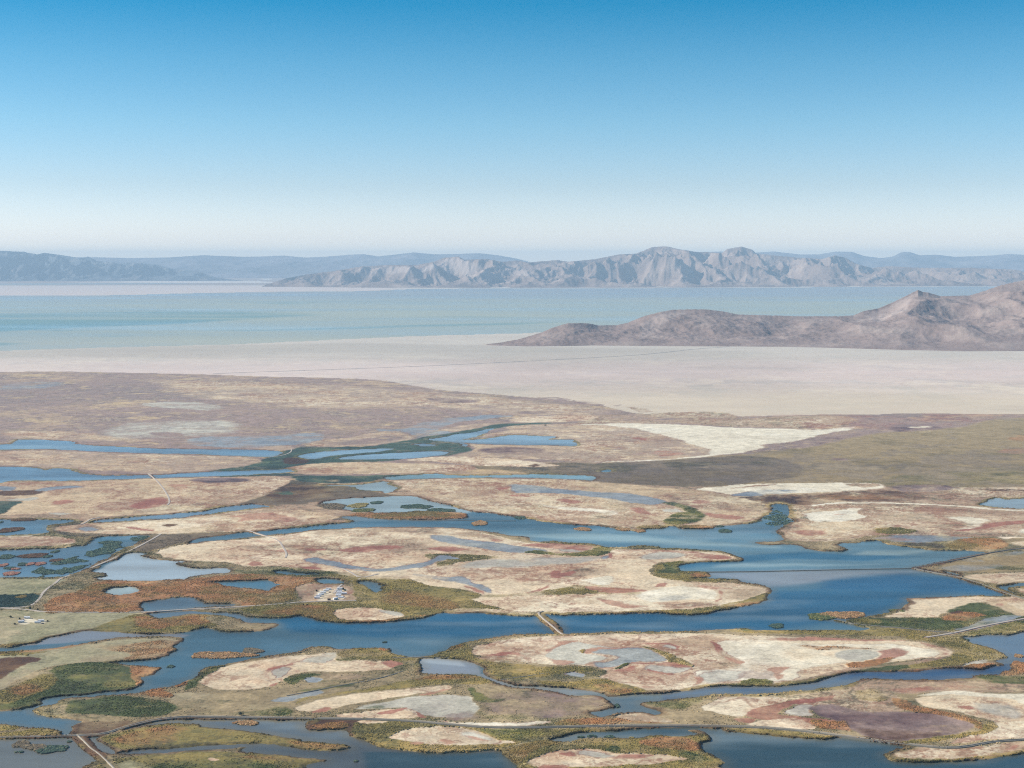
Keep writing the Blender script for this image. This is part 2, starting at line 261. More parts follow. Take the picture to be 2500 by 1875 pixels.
SOIL1 = """
p 1300,969 1350,970 1400,976 1380,978.5 1320,973|soft=3
p 1385,977 1440,979 1490,990 1440,989.5 1400,983|soft=3
p 1500,989 1520,989 1515,992 1500,992|soft=3
t 1525,993 1560,994 1598,1003 1570,1009 1545,1000|soft=4,mix=.5
t 1640,1009 1700,1004 1780,1007 1800,1016 1760,1020|soft=4
r 1800,1016 1860,1013 1990,1012 2030,1010 2100,1012 2060,1020 1900,1020|soft=5,mix=.4
r 2230,1008 2370,1011 2480,1013 2400,1018 2260,1015|soft=4,mix=.5
k 700,935 1000,950 1300,980 1500,1000 1450,1020 1200,1010 1000,990 800,1000 600,985 400,960 420,930|soft=90
k 330,925 480,930 700,945 640,955 420,950|soft=60
h 0,960 300,950 420,975 700,985 640,1010 300,1030 0,1020|soft=80
p 1040,970 1160,975 1170,985 1050,983|soft=20
p 1150,988 1220,990 1210,998 1150,996|soft=15
p 1270,1002 1340,1004 1330,1012 1260,1010|soft=20
k 0,1050 200,1055 420,1080 200,1078 0,1068|soft=40
m 0,935 80,932 150,933 160,940 110,948 60,955 0,957|soft=25,mix=.5
g 330,987 400,981 480,982 540,990 552,998 500,1003 430,998 370,994|soft=10
g 230,1060 300,1035 400,1028 520,1025 590,1032 585,1055 520,1062 400,1070 300,1072|soft=40
h 340,1056 430,1055 465,1064 400,1068|soft=12
m 440,1078 500,1064 537,1066 600,1064 662,1065 725,1059 770,1056 800,1063 787,1074 750,1085 712,1087 640,1093 560,1094 470,1088
m 910,1046 990,1047 1005,1040 1030,1030 1082,1027 1075,1022 1125,1019 1187,1012 1220,1014 1260,1016 1212,1021 1150,1027 1100,1035 1062,1050 1112,1055 1075,1064 1012,1072 1005,1062 987,1054 925,1053
c 1250,1018 1400,1015 1480,1017 1490,1022 1400,1030 1240,1033|soft=15
k 0,1103 100,1099 200,1103 300,1108 450,1112 620,1117 640,1122 620,1138 590,1145 500,1150 400,1158 360,1157 300,1150 200,1148 110,1146 80,1137 0,1137 -400,1137 -400,1100
k 620,1096 650,1089 700,1087 722,1093 710,1100 640,1100
k 745,1088 780,1076 850,1069 900,1058 960,1056 990,1060 1012,1067 990,1078 900,1089 800,1092
h 790,1085 850,1076 950,1062 1000,1066 960,1080 860,1088|soft=20
d 500,1152 560,1142 612,1137 630,1127 655,1117 712,1097 737,1090 800,1092 900,1091 962,1080 1012,1072 1037,1066 1100,1057 1150,1048 1195,1038 1225,1034 1350,1031 1350,1035 1240,1040 1185,1053 1160,1062 1120,1070 1100,1076 1130,1082 1157,1097 1142,1103 1100,1113 1050,1116 987,1120 950,1127 825,1132 762,1147 750,1158 707,1163 500,1166|soft=10
b 680,1130 700,1118 740,1113 757,1120 757,1130 720,1135|soft=6
k 1060,1052 1100,1045 1150,1035 1215,1031 1195,1038 1150,1050 1110,1054|soft=8
k 1165,1068 1200,1058 1240,1050 1230,1043 1290,1036 1400,1034 1500,1033 1560,1050 1650,1068 1750,1100 1755,1108 1700,1115 1600,1124 1500,1128 1400,1126 1320,1122 1250,1118 1150,1116 1100,1114 1150,1103 1165,1092 1130,1084 1200,1086 1350,1088 1412,1091 1402,1078 1405,1071 1340,1074 1368,1066 1312,1063 1225,1064
p 1160,1096 1250,1090 1330,1095 1330,1108 1230,1110 1170,1106|soft=30
r 1530,1070 1560,1068 1590,1073 1560,1075
r 1590,1100 1650,1102 1680,1108 1640,1114 1600,1115|soft=10
h 1440,1090 1500,1092 1540,1100 1470,1100|soft=10
w 1380,1036 1520,1033 1650,1036 1720,1040 1800,1045 1900,1046 1990,1050 2095,1040 2080,1050 2010,1060 1980,1070 1920,1082 1856,1086 1875,1096 1800,1108 1750,1112 1700,1118 1600,1125 1500,1130 1400,1128 1500,1127 1650,1120 1756,1106 1650,1072 1560,1048 1500,1040
t 1630,1008 1700,1006 1790,1012 1805,1020 1790,1028 1700,1030 1640,1034 1500,1033 1400,1036 1440,1024 1480,1012 1550,1012|soft=8,mix=.8
t 1600,1028 1700,1022 1790,1024 1900,1016 2060,1013 2100,1025 2060,1040 1980,1046 1820,1044 1720,1038|soft=8
r 1930,1018 2100,1014 2250,1016 2400,1012 2460,1018 2350,1036 2300,1044 2180,1052 2100,1048 1960,1044|soft=40,mix=.35
l 1995,1090 2060,1070 2150,1055 2330,1045 2420,1022 2500,1020 3200,1020 3200,1190 1900,1190 1700,1190 1700,1115 1800,1110 1900,1100|soft=30
p 2165,1040 2250,1030 2320,1040 2330,1045 2240,1055 2170,1055|soft=20
w 2205,1043 2260,1040 2290,1043 2250,1046
p 2010,1065 2080,1055 2120,1062 2040,1078 1990,1088|soft=20,mix=.7
r 2430,1100 2500,1093 2560,1095 2500,1108 2450,1108|soft=8,mix=.5
o 2440,1070 2500,1060 2560,1070 2500,1082|soft=12,mix=.6
u 1320,1130 1500,1132 1700,1118 1850,1110 1950,1130 1980,1160 1850,1180 1700,1190 1550,1184 1440,1176 1350,1165 1250,1150 1150,1145 1160,1135 1250,1140|soft=20
l 1900,1120 2100,1100 2300,1130 2500,1140 3200,1140 3200,1190 1950,1182|soft=60,mix=.5
e 1980,1180 2100,1176 2300,1150 2500,1130 3200,1130 3200,1180 2300,1185 2050,1186|soft=60,mix=.25
p 2018,1120 2080,1117 2085,1123 2025,1125|soft=5
k 670,1150 720,1138 800,1130 900,1128 1000,1131 1100,1134 1160,1138 1165,1146 1120,1152 1000,1155 850,1158 760,1158 700,1156
c 1000,1120 1100,1114 1180,1117 1260,1122 1320,1130 1380,1137 1330,1140 1270,1140 1150,1136 1050,1126 990,1125
b 1290,1136 1310,1131 1318,1137 1300,1140
d 707,1160 800,1162 950,1160 1060,1155 1000,1162 940,1168 900,1180 800,1180 730,1178|soft=12
u 690,1170 730,1175 800,1182 870,1190 940,1206 1000,1210 920,1214 830,1219 780,1225 740,1232 660,1234 640,1228 600,1232 560,1236 620,1218 680,1200|soft=8
b 640,1195 680,1180 780,1185 830,1210 760,1228 660,1228|soft=30,mix=.6
d 665,1205 700,1198 720,1204 700,1209|soft=5
k 30,1178 100,1175 200,1175 370,1169 500,1166 600,1163 690,1163 714,1170 700,1185 650,1205 600,1225 520,1238 400,1252 300,1260 250,1262 200,1256 100,1256 0,1259 15,1250 30,1235 60,1225 40,1215 0,1212 -400,1210 -400,1182
t 380,1235 480,1232 600,1205 660,1200 600,1225 520,1238 400,1250 300,1256|soft=12
p 450,1172 520,1165 620,1170 600,1177 520,1180|soft=14
r 125,1226 165,1219 182,1226 150,1232 130,1232|soft=6
r 315,1238 345,1225 390,1211 407,1222 402,1236 350,1244|soft=12
r 405,1183 450,1181 470,1186 448,1198 432,1212 425,1195|soft=10,mix=.8
b 0,1198 60,1196 120,1196 90,1207 30,1212 0,1211 -200,1212|soft=8
m -50,1187 0,1186 40,1189 35,1197 0,1199
m 85,1195 120,1189 180,1186 215,1190 160,1193 100,1201
g 90,1213 40,1218 0,1220 60,1224 100,1218|soft=5
d -200,1224 0,1223 50,1225 55,1229 30,1236 12,1252 0,1257 -200,1260|soft=5
g 110,1253 150,1250 180,1255 130,1258|soft=6
k 130,1291 150,1283 200,1278 300,1278 400,1268 500,1262 550,1251 620,1243 700,1243 780,1250 820,1258 840,1265 800,1275 700,1283 650,1292 500,1300 390,1305 250,1304 160,1301
c 240,1283 350,1276 500,1264 560,1258 520,1280 450,1294 380,1297 300,1293|soft=20
r 300,1286 335,1287 377,1298 340,1296|soft=4
b 390,1283 415,1277 434,1282 410,1287|soft=3
t 175,1290 200,1280 240,1284 260,1296 200,1300|soft=5
m 190,1288 225,1286 240,1295 195,1298
r 565,1262 620,1252 680,1255 735,1267 700,1275 650,1268 600,1272 570,1276 592,1265|soft=8
t 500,1280 560,1278 560,1298 500,1300|soft=15
o 850,1254 900,1252 1000,1249 1100,1251 1152,1255 1140,1264 1050,1268 950,1266 880,1260 840,1262|soft=4
u 110,1290 125,1280 182,1272 230,1272 205,1280 150,1284 130,1292 145,1300 250,1303 360,1306 500,1302 650,1294 800,1278 870,1272 800,1270 845,1262 850,1258 870,1273 700,1291 527,1310 450,1322 380,1345 345,1352 320,1349 372,1310 230,1308 200,1312 120,1303|soft=5
k -400,1311 0,1312 100,1310 170,1313 190,1320 180,1328 120,1333 0,1336 -400,1336
"""
SOIL2 = """
c 380,1347 430,1332 500,1323 600,1319 775,1295 925,1290 1000,1290 1100,1292 1200,1303 1260,1320 1300,1326 1400,1330 1480,1345 1500,1342 1600,1341 1700,1344 1760,1349 1800,1363 1760,1370 1660,1379 1640,1375 1600,1374 1580,1400 1620,1415 1700,1420 1800,1424 1878,1438 1878,1450 1860,1465 1800,1478 1700,1492 1600,1490 1500,1494 1350,1497 1300,1496 1200,1485 1150,1465 1180,1455 1130,1440 1060,1432 1000,1415 930,1405 870,1400 800,1395 700,1385 600,1385 560,1375 500,1370 400,1365|soft=3
t 775,1294 925,1289 1100,1290 1240,1312 1290,1325 1150,1312 1000,1300 850,1300|soft=14,mix=.8
t 560,1358 620,1352 640,1342 580,1335 700,1318 900,1310 1000,1318 1150,1340 1000,1350 850,1356|soft=70,mix=.55
r 630,1319 700,1311 692,1325 620,1326|soft=10,mix=.8
r 665,1345 700,1340 714,1348 690,1352|soft=6
r 735,1343 790,1338 800,1345 760,1348|soft=6
r 820,1344 850,1336 930,1333 1000,1335 950,1342 870,1350 840,1350|soft=10
r 605,1378 620,1370 640,1372 652,1383 610,1383|soft=5
r 730,1384 770,1383 790,1390 730,1390|soft=6
t 850,1305 930,1299 920,1308 860,1312|soft=8
r 1030,1340 1100,1333 1150,1343 1100,1348|soft=8
r 1195,1315 1230,1318 1240,1325 1205,1325|soft=5
r 1275,1330 1320,1326 1400,1328 1460,1335 1430,1345 1360,1342 1300,1338|soft=7
g 1360,1340 1410,1342 1430,1348 1370,1349|soft=6
y 1028,1354 1100,1352 1200,1357 1224,1360 1180,1367 1120,1373 1100,1382 1050,1386 1080,1372 1045,1365|soft=6,mix=.75
m 1047,1306 1082,1307 1137,1317 1212,1325 1275,1335 1325,1342 1342,1350 1250,1350 1175,1342 1125,1332 1062,1320
m 1000,1378 1050,1370 1062,1358 1085,1354 1112,1360 1132,1367 1087,1367 1050,1381 1000,1390 925,1396 850,1393 930,1390
m 737,1365 775,1361 825,1372 875,1384 950,1390 985,1388 975,1395 875,1393 800,1381 750,1373|mix=.7
m 1000,1400 1062,1405 1100,1411 1132,1405 1155,1415 1162,1426 1185,1427 1200,1441 1202,1450 1180,1448 1140,1427 1100,1420 1037,1411 1000,1405|mix=.7
r 1130,1427 1145,1432 1185,1450 1175,1452 1130,1435|soft=3
e 1270,1348 1310,1343 1345,1350 1400,1352 1450,1340 1480,1332 1497,1345 1450,1359 1350,1356 1290,1352|soft=6
g 1120,1385 1150,1373 1250,1360 1400,1362 1480,1358 1480,1368 1400,1375 1300,1382 1180,1387|soft=25,mix=.8
w 1240,1384 1290,1382 1300,1386 1250,1387|soft=5
m 1460,1360 1478,1355 1480,1364 1462,1366|soft=3
r 1480,1352 1490,1350 1486,1365 1478,1362|soft=3
g 1560,1360 1600,1348 1650,1348 1682,1356 1640,1364 1570,1368|soft=12
r 1560,1343 1660,1344 1760,1357 1790,1364 1740,1366 1690,1360 1690,1352 1600,1346|soft=6,mix=.8
y 1600,1376 1650,1372 1680,1395 1742,1400 1742,1412 1800,1418 1700,1424 1630,1417 1588,1402|soft=16
e 1618,1374 1665,1369 1672,1375 1655,1382 1672,1393 1665,1400 1595,1400 1625,1390|soft=8
o 1680,1400 1740,1400 1742,1410 1690,1411|soft=5
t 1380,1392 1450,1385 1530,1378 1540,1390 1500,1402 1420,1408 1370,1412|soft=20,mix=.7
r 1340,1411 1345,1395 1365,1393 1370,1400 1400,1393 1412,1400 1360,1413|soft=7
r 1280,1448 1320,1436 1342,1424 1332,1440 1290,1449|soft=6
y 1160,1463 1180,1453 1260,1450 1350,1440 1400,1428 1440,1418 1462,1430 1550,1440 1620,1446 1550,1452 1450,1449 1400,1452 1250,1457|soft=10,mix=.7
r 1420,1432 1460,1430 1540,1438 1620,1442 1500,1450 1450,1443|soft=10
r 1445,1456 1500,1466 1550,1477 1600,1480 1530,1488 1480,1476|soft=6
w 1545,1458 1580,1440 1620,1432 1680,1432 1750,1440 1762,1455 1750,1466 1680,1464 1600,1473 1560,1466|soft=12
m 1600,1460 1640,1452 1700,1453 1680,1464 1610,1470|soft=14,mix=.35
w 1410,1416 1480,1407 1500,1408 1497,1424 1460,1431 1430,1420|soft=6
r 1755,1440 1777,1445 1762,1470 1740,1473 1768,1458|soft=6
r 1690,1429 1790,1436 1760,1442 1720,1438|soft=5,mix=.7
r 1600,1426 1620,1421 1626,1430 1600,1433|soft=3
t 1780,1440 1850,1435 1870,1450 1800,1472 1720,1480 1620,1478 1700,1470 1765,1468|soft=12,mix=.8
y 1500,1497 1600,1489 1700,1487 1800,1472 1865,1450 1888,1445 1872,1468 1820,1480 1750,1494 1690,1503 1600,1497|soft=4
o 1780,1479 1850,1468 1872,1468 1820,1481 1760,1489|soft=4
y 975,1175 1050,1171 1150,1168 1300,1170 1440,1176 1553,1184 1650,1194 1720,1198 1800,1215 1850,1230 1872,1245 1830,1240 1700,1215 1553,1200 1400,1188 1200,1180 1050,1185|soft=20,mix=.35
k 940,1180 1050,1171 1150,1168 1300,1170 1440,1176 1553,1184 1650,1194 1720,1198 1800,1215 1850,1230 1874,1245 1860,1258 1830,1272 1750,1281 1650,1284 1500,1284 1400,1278 1300,1262 1200,1248 1120,1236 1060,1215 1000,1200|soft=6,mix=.8
t 1640,1200 1760,1205 1850,1232 1840,1252 1700,1240 1600,1215|soft=30,mix=.7
c 960,1175 1020,1172 1010,1182 960,1180|soft=5
m 1237,1181 1312,1185 1375,1196 1475,1202 1553,1207 1625,1221 1636,1227 1600,1234 1525,1227 1500,1219 1475,1216 1350,1204 1262,1206 1250,1197
r 1200,1190 1240,1187 1242,1196 1210,1198|soft=8,mix=.7
e 1605,1227 1650,1225 1700,1243 1726,1258 1710,1275 1650,1281 1615,1275 1640,1252 1690,1250|soft=10
r 1718,1258 1722,1250 1755,1256 1832,1263 1800,1270 1740,1266|soft=6
r 1690,1222 1740,1222 1745,1230 1700,1232|soft=6,mix=.7
r 1530,1240 1570,1238 1592,1255 1560,1256|soft=8
r 1345,1220 1380,1215 1425,1226 1405,1232|soft=8,mix=.8
r 1240,1210 1270,1208 1304,1213 1270,1213|soft=3
w 1275,1222 1340,1236 1450,1241 1500,1246 1512,1256 1485,1262 1462,1250 1350,1243|soft=9,mix=.85
g 1615,1243 1660,1243 1672,1251 1625,1250|soft=5
o 1560,1291 1570,1283 1620,1282 1628,1288 1600,1293|soft=4
o 1650,1289 1660,1281 1742,1285 1742,1290 1700,1293|soft=4
w 1690,1196 1740,1188 1830,1182 1950,1180 2060,1179 2150,1180 2168,1185 2160,1193 2060,1200 1900,1205 1800,1211 1780,1210 1740,1200|soft=4
m 1775,1208 1840,1198 1900,1194 1960,1198 1920,1206 1840,1212 1790,1212|soft=6,mix=.7
t 1760,1196 1850,1184 1920,1182 1830,1190|soft=4
t 2060,1180 2150,1181 2160,1186 2110,1190 2060,1185|soft=3
b 1790,1214 1860,1210 1950,1205 2060,1202 2160,1196 2260,1206 2290,1214 2200,1226 2080,1224 1980,1230 1930,1240 1895,1228 1870,1232 1830,1222|soft=10,mix=.55
o 1990,1210 2100,1206 2220,1212 2200,1220 2060,1219 1990,1222|soft=14,mix=.45
p 2160,1186 2260,1182 2350,1190 2300,1200 2200,1202|soft=20,mix=.7
b 2350,1194 2500,1196 2600,1196 2600,1199 2450,1199|soft=2
w 1965,1238 2000,1230 2100,1225 2250,1229 2400,1239 2500,1246 3200,1262 3200,1268 2500,1252 2380,1242 2250,1233 2100,1229|soft=2
t 1905,1305 1940,1288 1975,1275 1960,1258 1955,1245 2000,1232 2100,1228 2250,1232 2400,1242 2500,1250 3200,1270 3200,1325 2500,1312 2400,1311 2200,1306 2130,1308 2080,1318 2000,1325 1940,1322 1905,1313|soft=4
c 2100,1262 2200,1240 2350,1250 2500,1262 3200,1290 3200,1310 2500,1300 2400,1304 2250,1300 2150,1290|soft=60,mix=.5
w 1956,1252 2060,1245 2065,1241 2115,1241 2090,1247 2105,1257 2124,1262 2090,1270 2040,1274 1975,1273 1965,1262|soft=3
r 2022,1256 2050,1254 2072,1256 2045,1258|soft=2
k 1920,1300 1960,1282 2040,1272 2120,1272 2140,1290 2120,1305 2050,1315 1940,1318|soft=12
r 1925,1296 2010,1295 2024,1305 1960,1311|soft=10,mix=.8
w 2300,1262 2380,1262 2424,1270 2402,1276 2390,1290 2330,1295 2372,1280|soft=8,mix=.9
r 2315,1296 2395,1289 2408,1277 2500,1271 2600,1272 2600,1276 2500,1277 2412,1290 2350,1298|soft=4
w 2480,1298 2500,1290 2560,1288 2560,1300 2490,1304|soft=4
y 2128,1292 2170,1286 2250,1297 2180,1304 2140,1301|soft=10,mix=.7
m 2130,1313 2200,1306 2380,1310 2372,1320 2250,1325 2150,1323|soft=16,mix=.6
r 2140,1312 2180,1310 2240,1318 2180,1322|soft=14,mix=.4
o 2305,1332 2350,1315 2440,1314 2470,1330 2445,1342 2330,1343|soft=8
u 2155,1328 2270,1324 2315,1333 2295,1343 2250,1338 2200,1333|soft=4
l 2440,1316 2600,1310 2600,1335 2480,1332|soft=10
k 2460,1322 2600,1318 2600,1332 2480,1334|soft=10
c 2330,1405 2500,1397 2700,1395 2700,1425 2500,1420 2430,1428|soft=12
l 2280,1380 2340,1370 2500,1352 2700,1350 2700,1398 2500,1395 2340,1402|soft=12
e 2400,1382 2500,1380 2600,1380 2600,1392 2450,1395|soft=20,mix=.6
m 2335,1362 2400,1366 2405,1375 2350,1371|soft=5,mix=.8
m 2410,1356 2500,1345 2500,1356 2430,1362|soft=8,mix=.5
m 2280,1390 2340,1378 2460,1378 2430,1390 2340,1398|soft=20,mix=.35
k 2458,1436 2520,1430 2600,1435 2600,1455 2500,1452|soft=6
c 2205,1463 2260,1459 2400,1456 2600,1458 2480,1466 2400,1470 2350,1477 2362,1484 2300,1500 2280,1508 2200,1508 2150,1504 2195,1492 2215,1480 2225,1470|soft=6
o 2220,1462 2260,1458 2280,1462 2230,1467|soft=5,mix=.6
e 2063,1516 2110,1507 2200,1509 2290,1509 2340,1500 2300,1492 2350,1475 2390,1469 2430,1480 2480,1498 2560,1508 2560,1515 2440,1535 2350,1545 2200,1536 2100,1529|soft=10
o 2290,1512 2325,1495 2370,1493 2405,1503 2390,1510 2330,1517|soft=14
b 2320,1496 2345,1490 2355,1497 2330,1500|soft=5
y 2066,1517 2110,1509 2160,1514 2130,1526|soft=10
m 2320,1540 2360,1528 2400,1512 2460,1502 2500,1500 2500,1506 2440,1526 2370,1543|soft=8,mix=.6
k 2395,1467 2460,1461 2800,1460 2800,1508 2500,1508 2440,1488|soft=8
c 2450,1473 2500,1470 2560,1480 2560,1492 2500,1490|soft=5
r 2430,1475 2450,1473 2455,1481 2435,1480|soft=4
e 2350,1549 2450,1531 2560,1515 2800,1500 2800,1535 2500,1540 2460,1549 2410,1546 2375,1553|soft=5
y 2410,1540 2500,1525 2560,1525 2500,1538 2460,1548 2420,1545|soft=6,mix=.8
y 1760,1542 1860,1541 2000,1541 2100,1538 2200,1534 2290,1545 2260,1557 2150,1553 2000,1551 1860,1549|soft=4
e 1800,1537 1830,1533 1860,1539 1820,1543|soft=4
"""
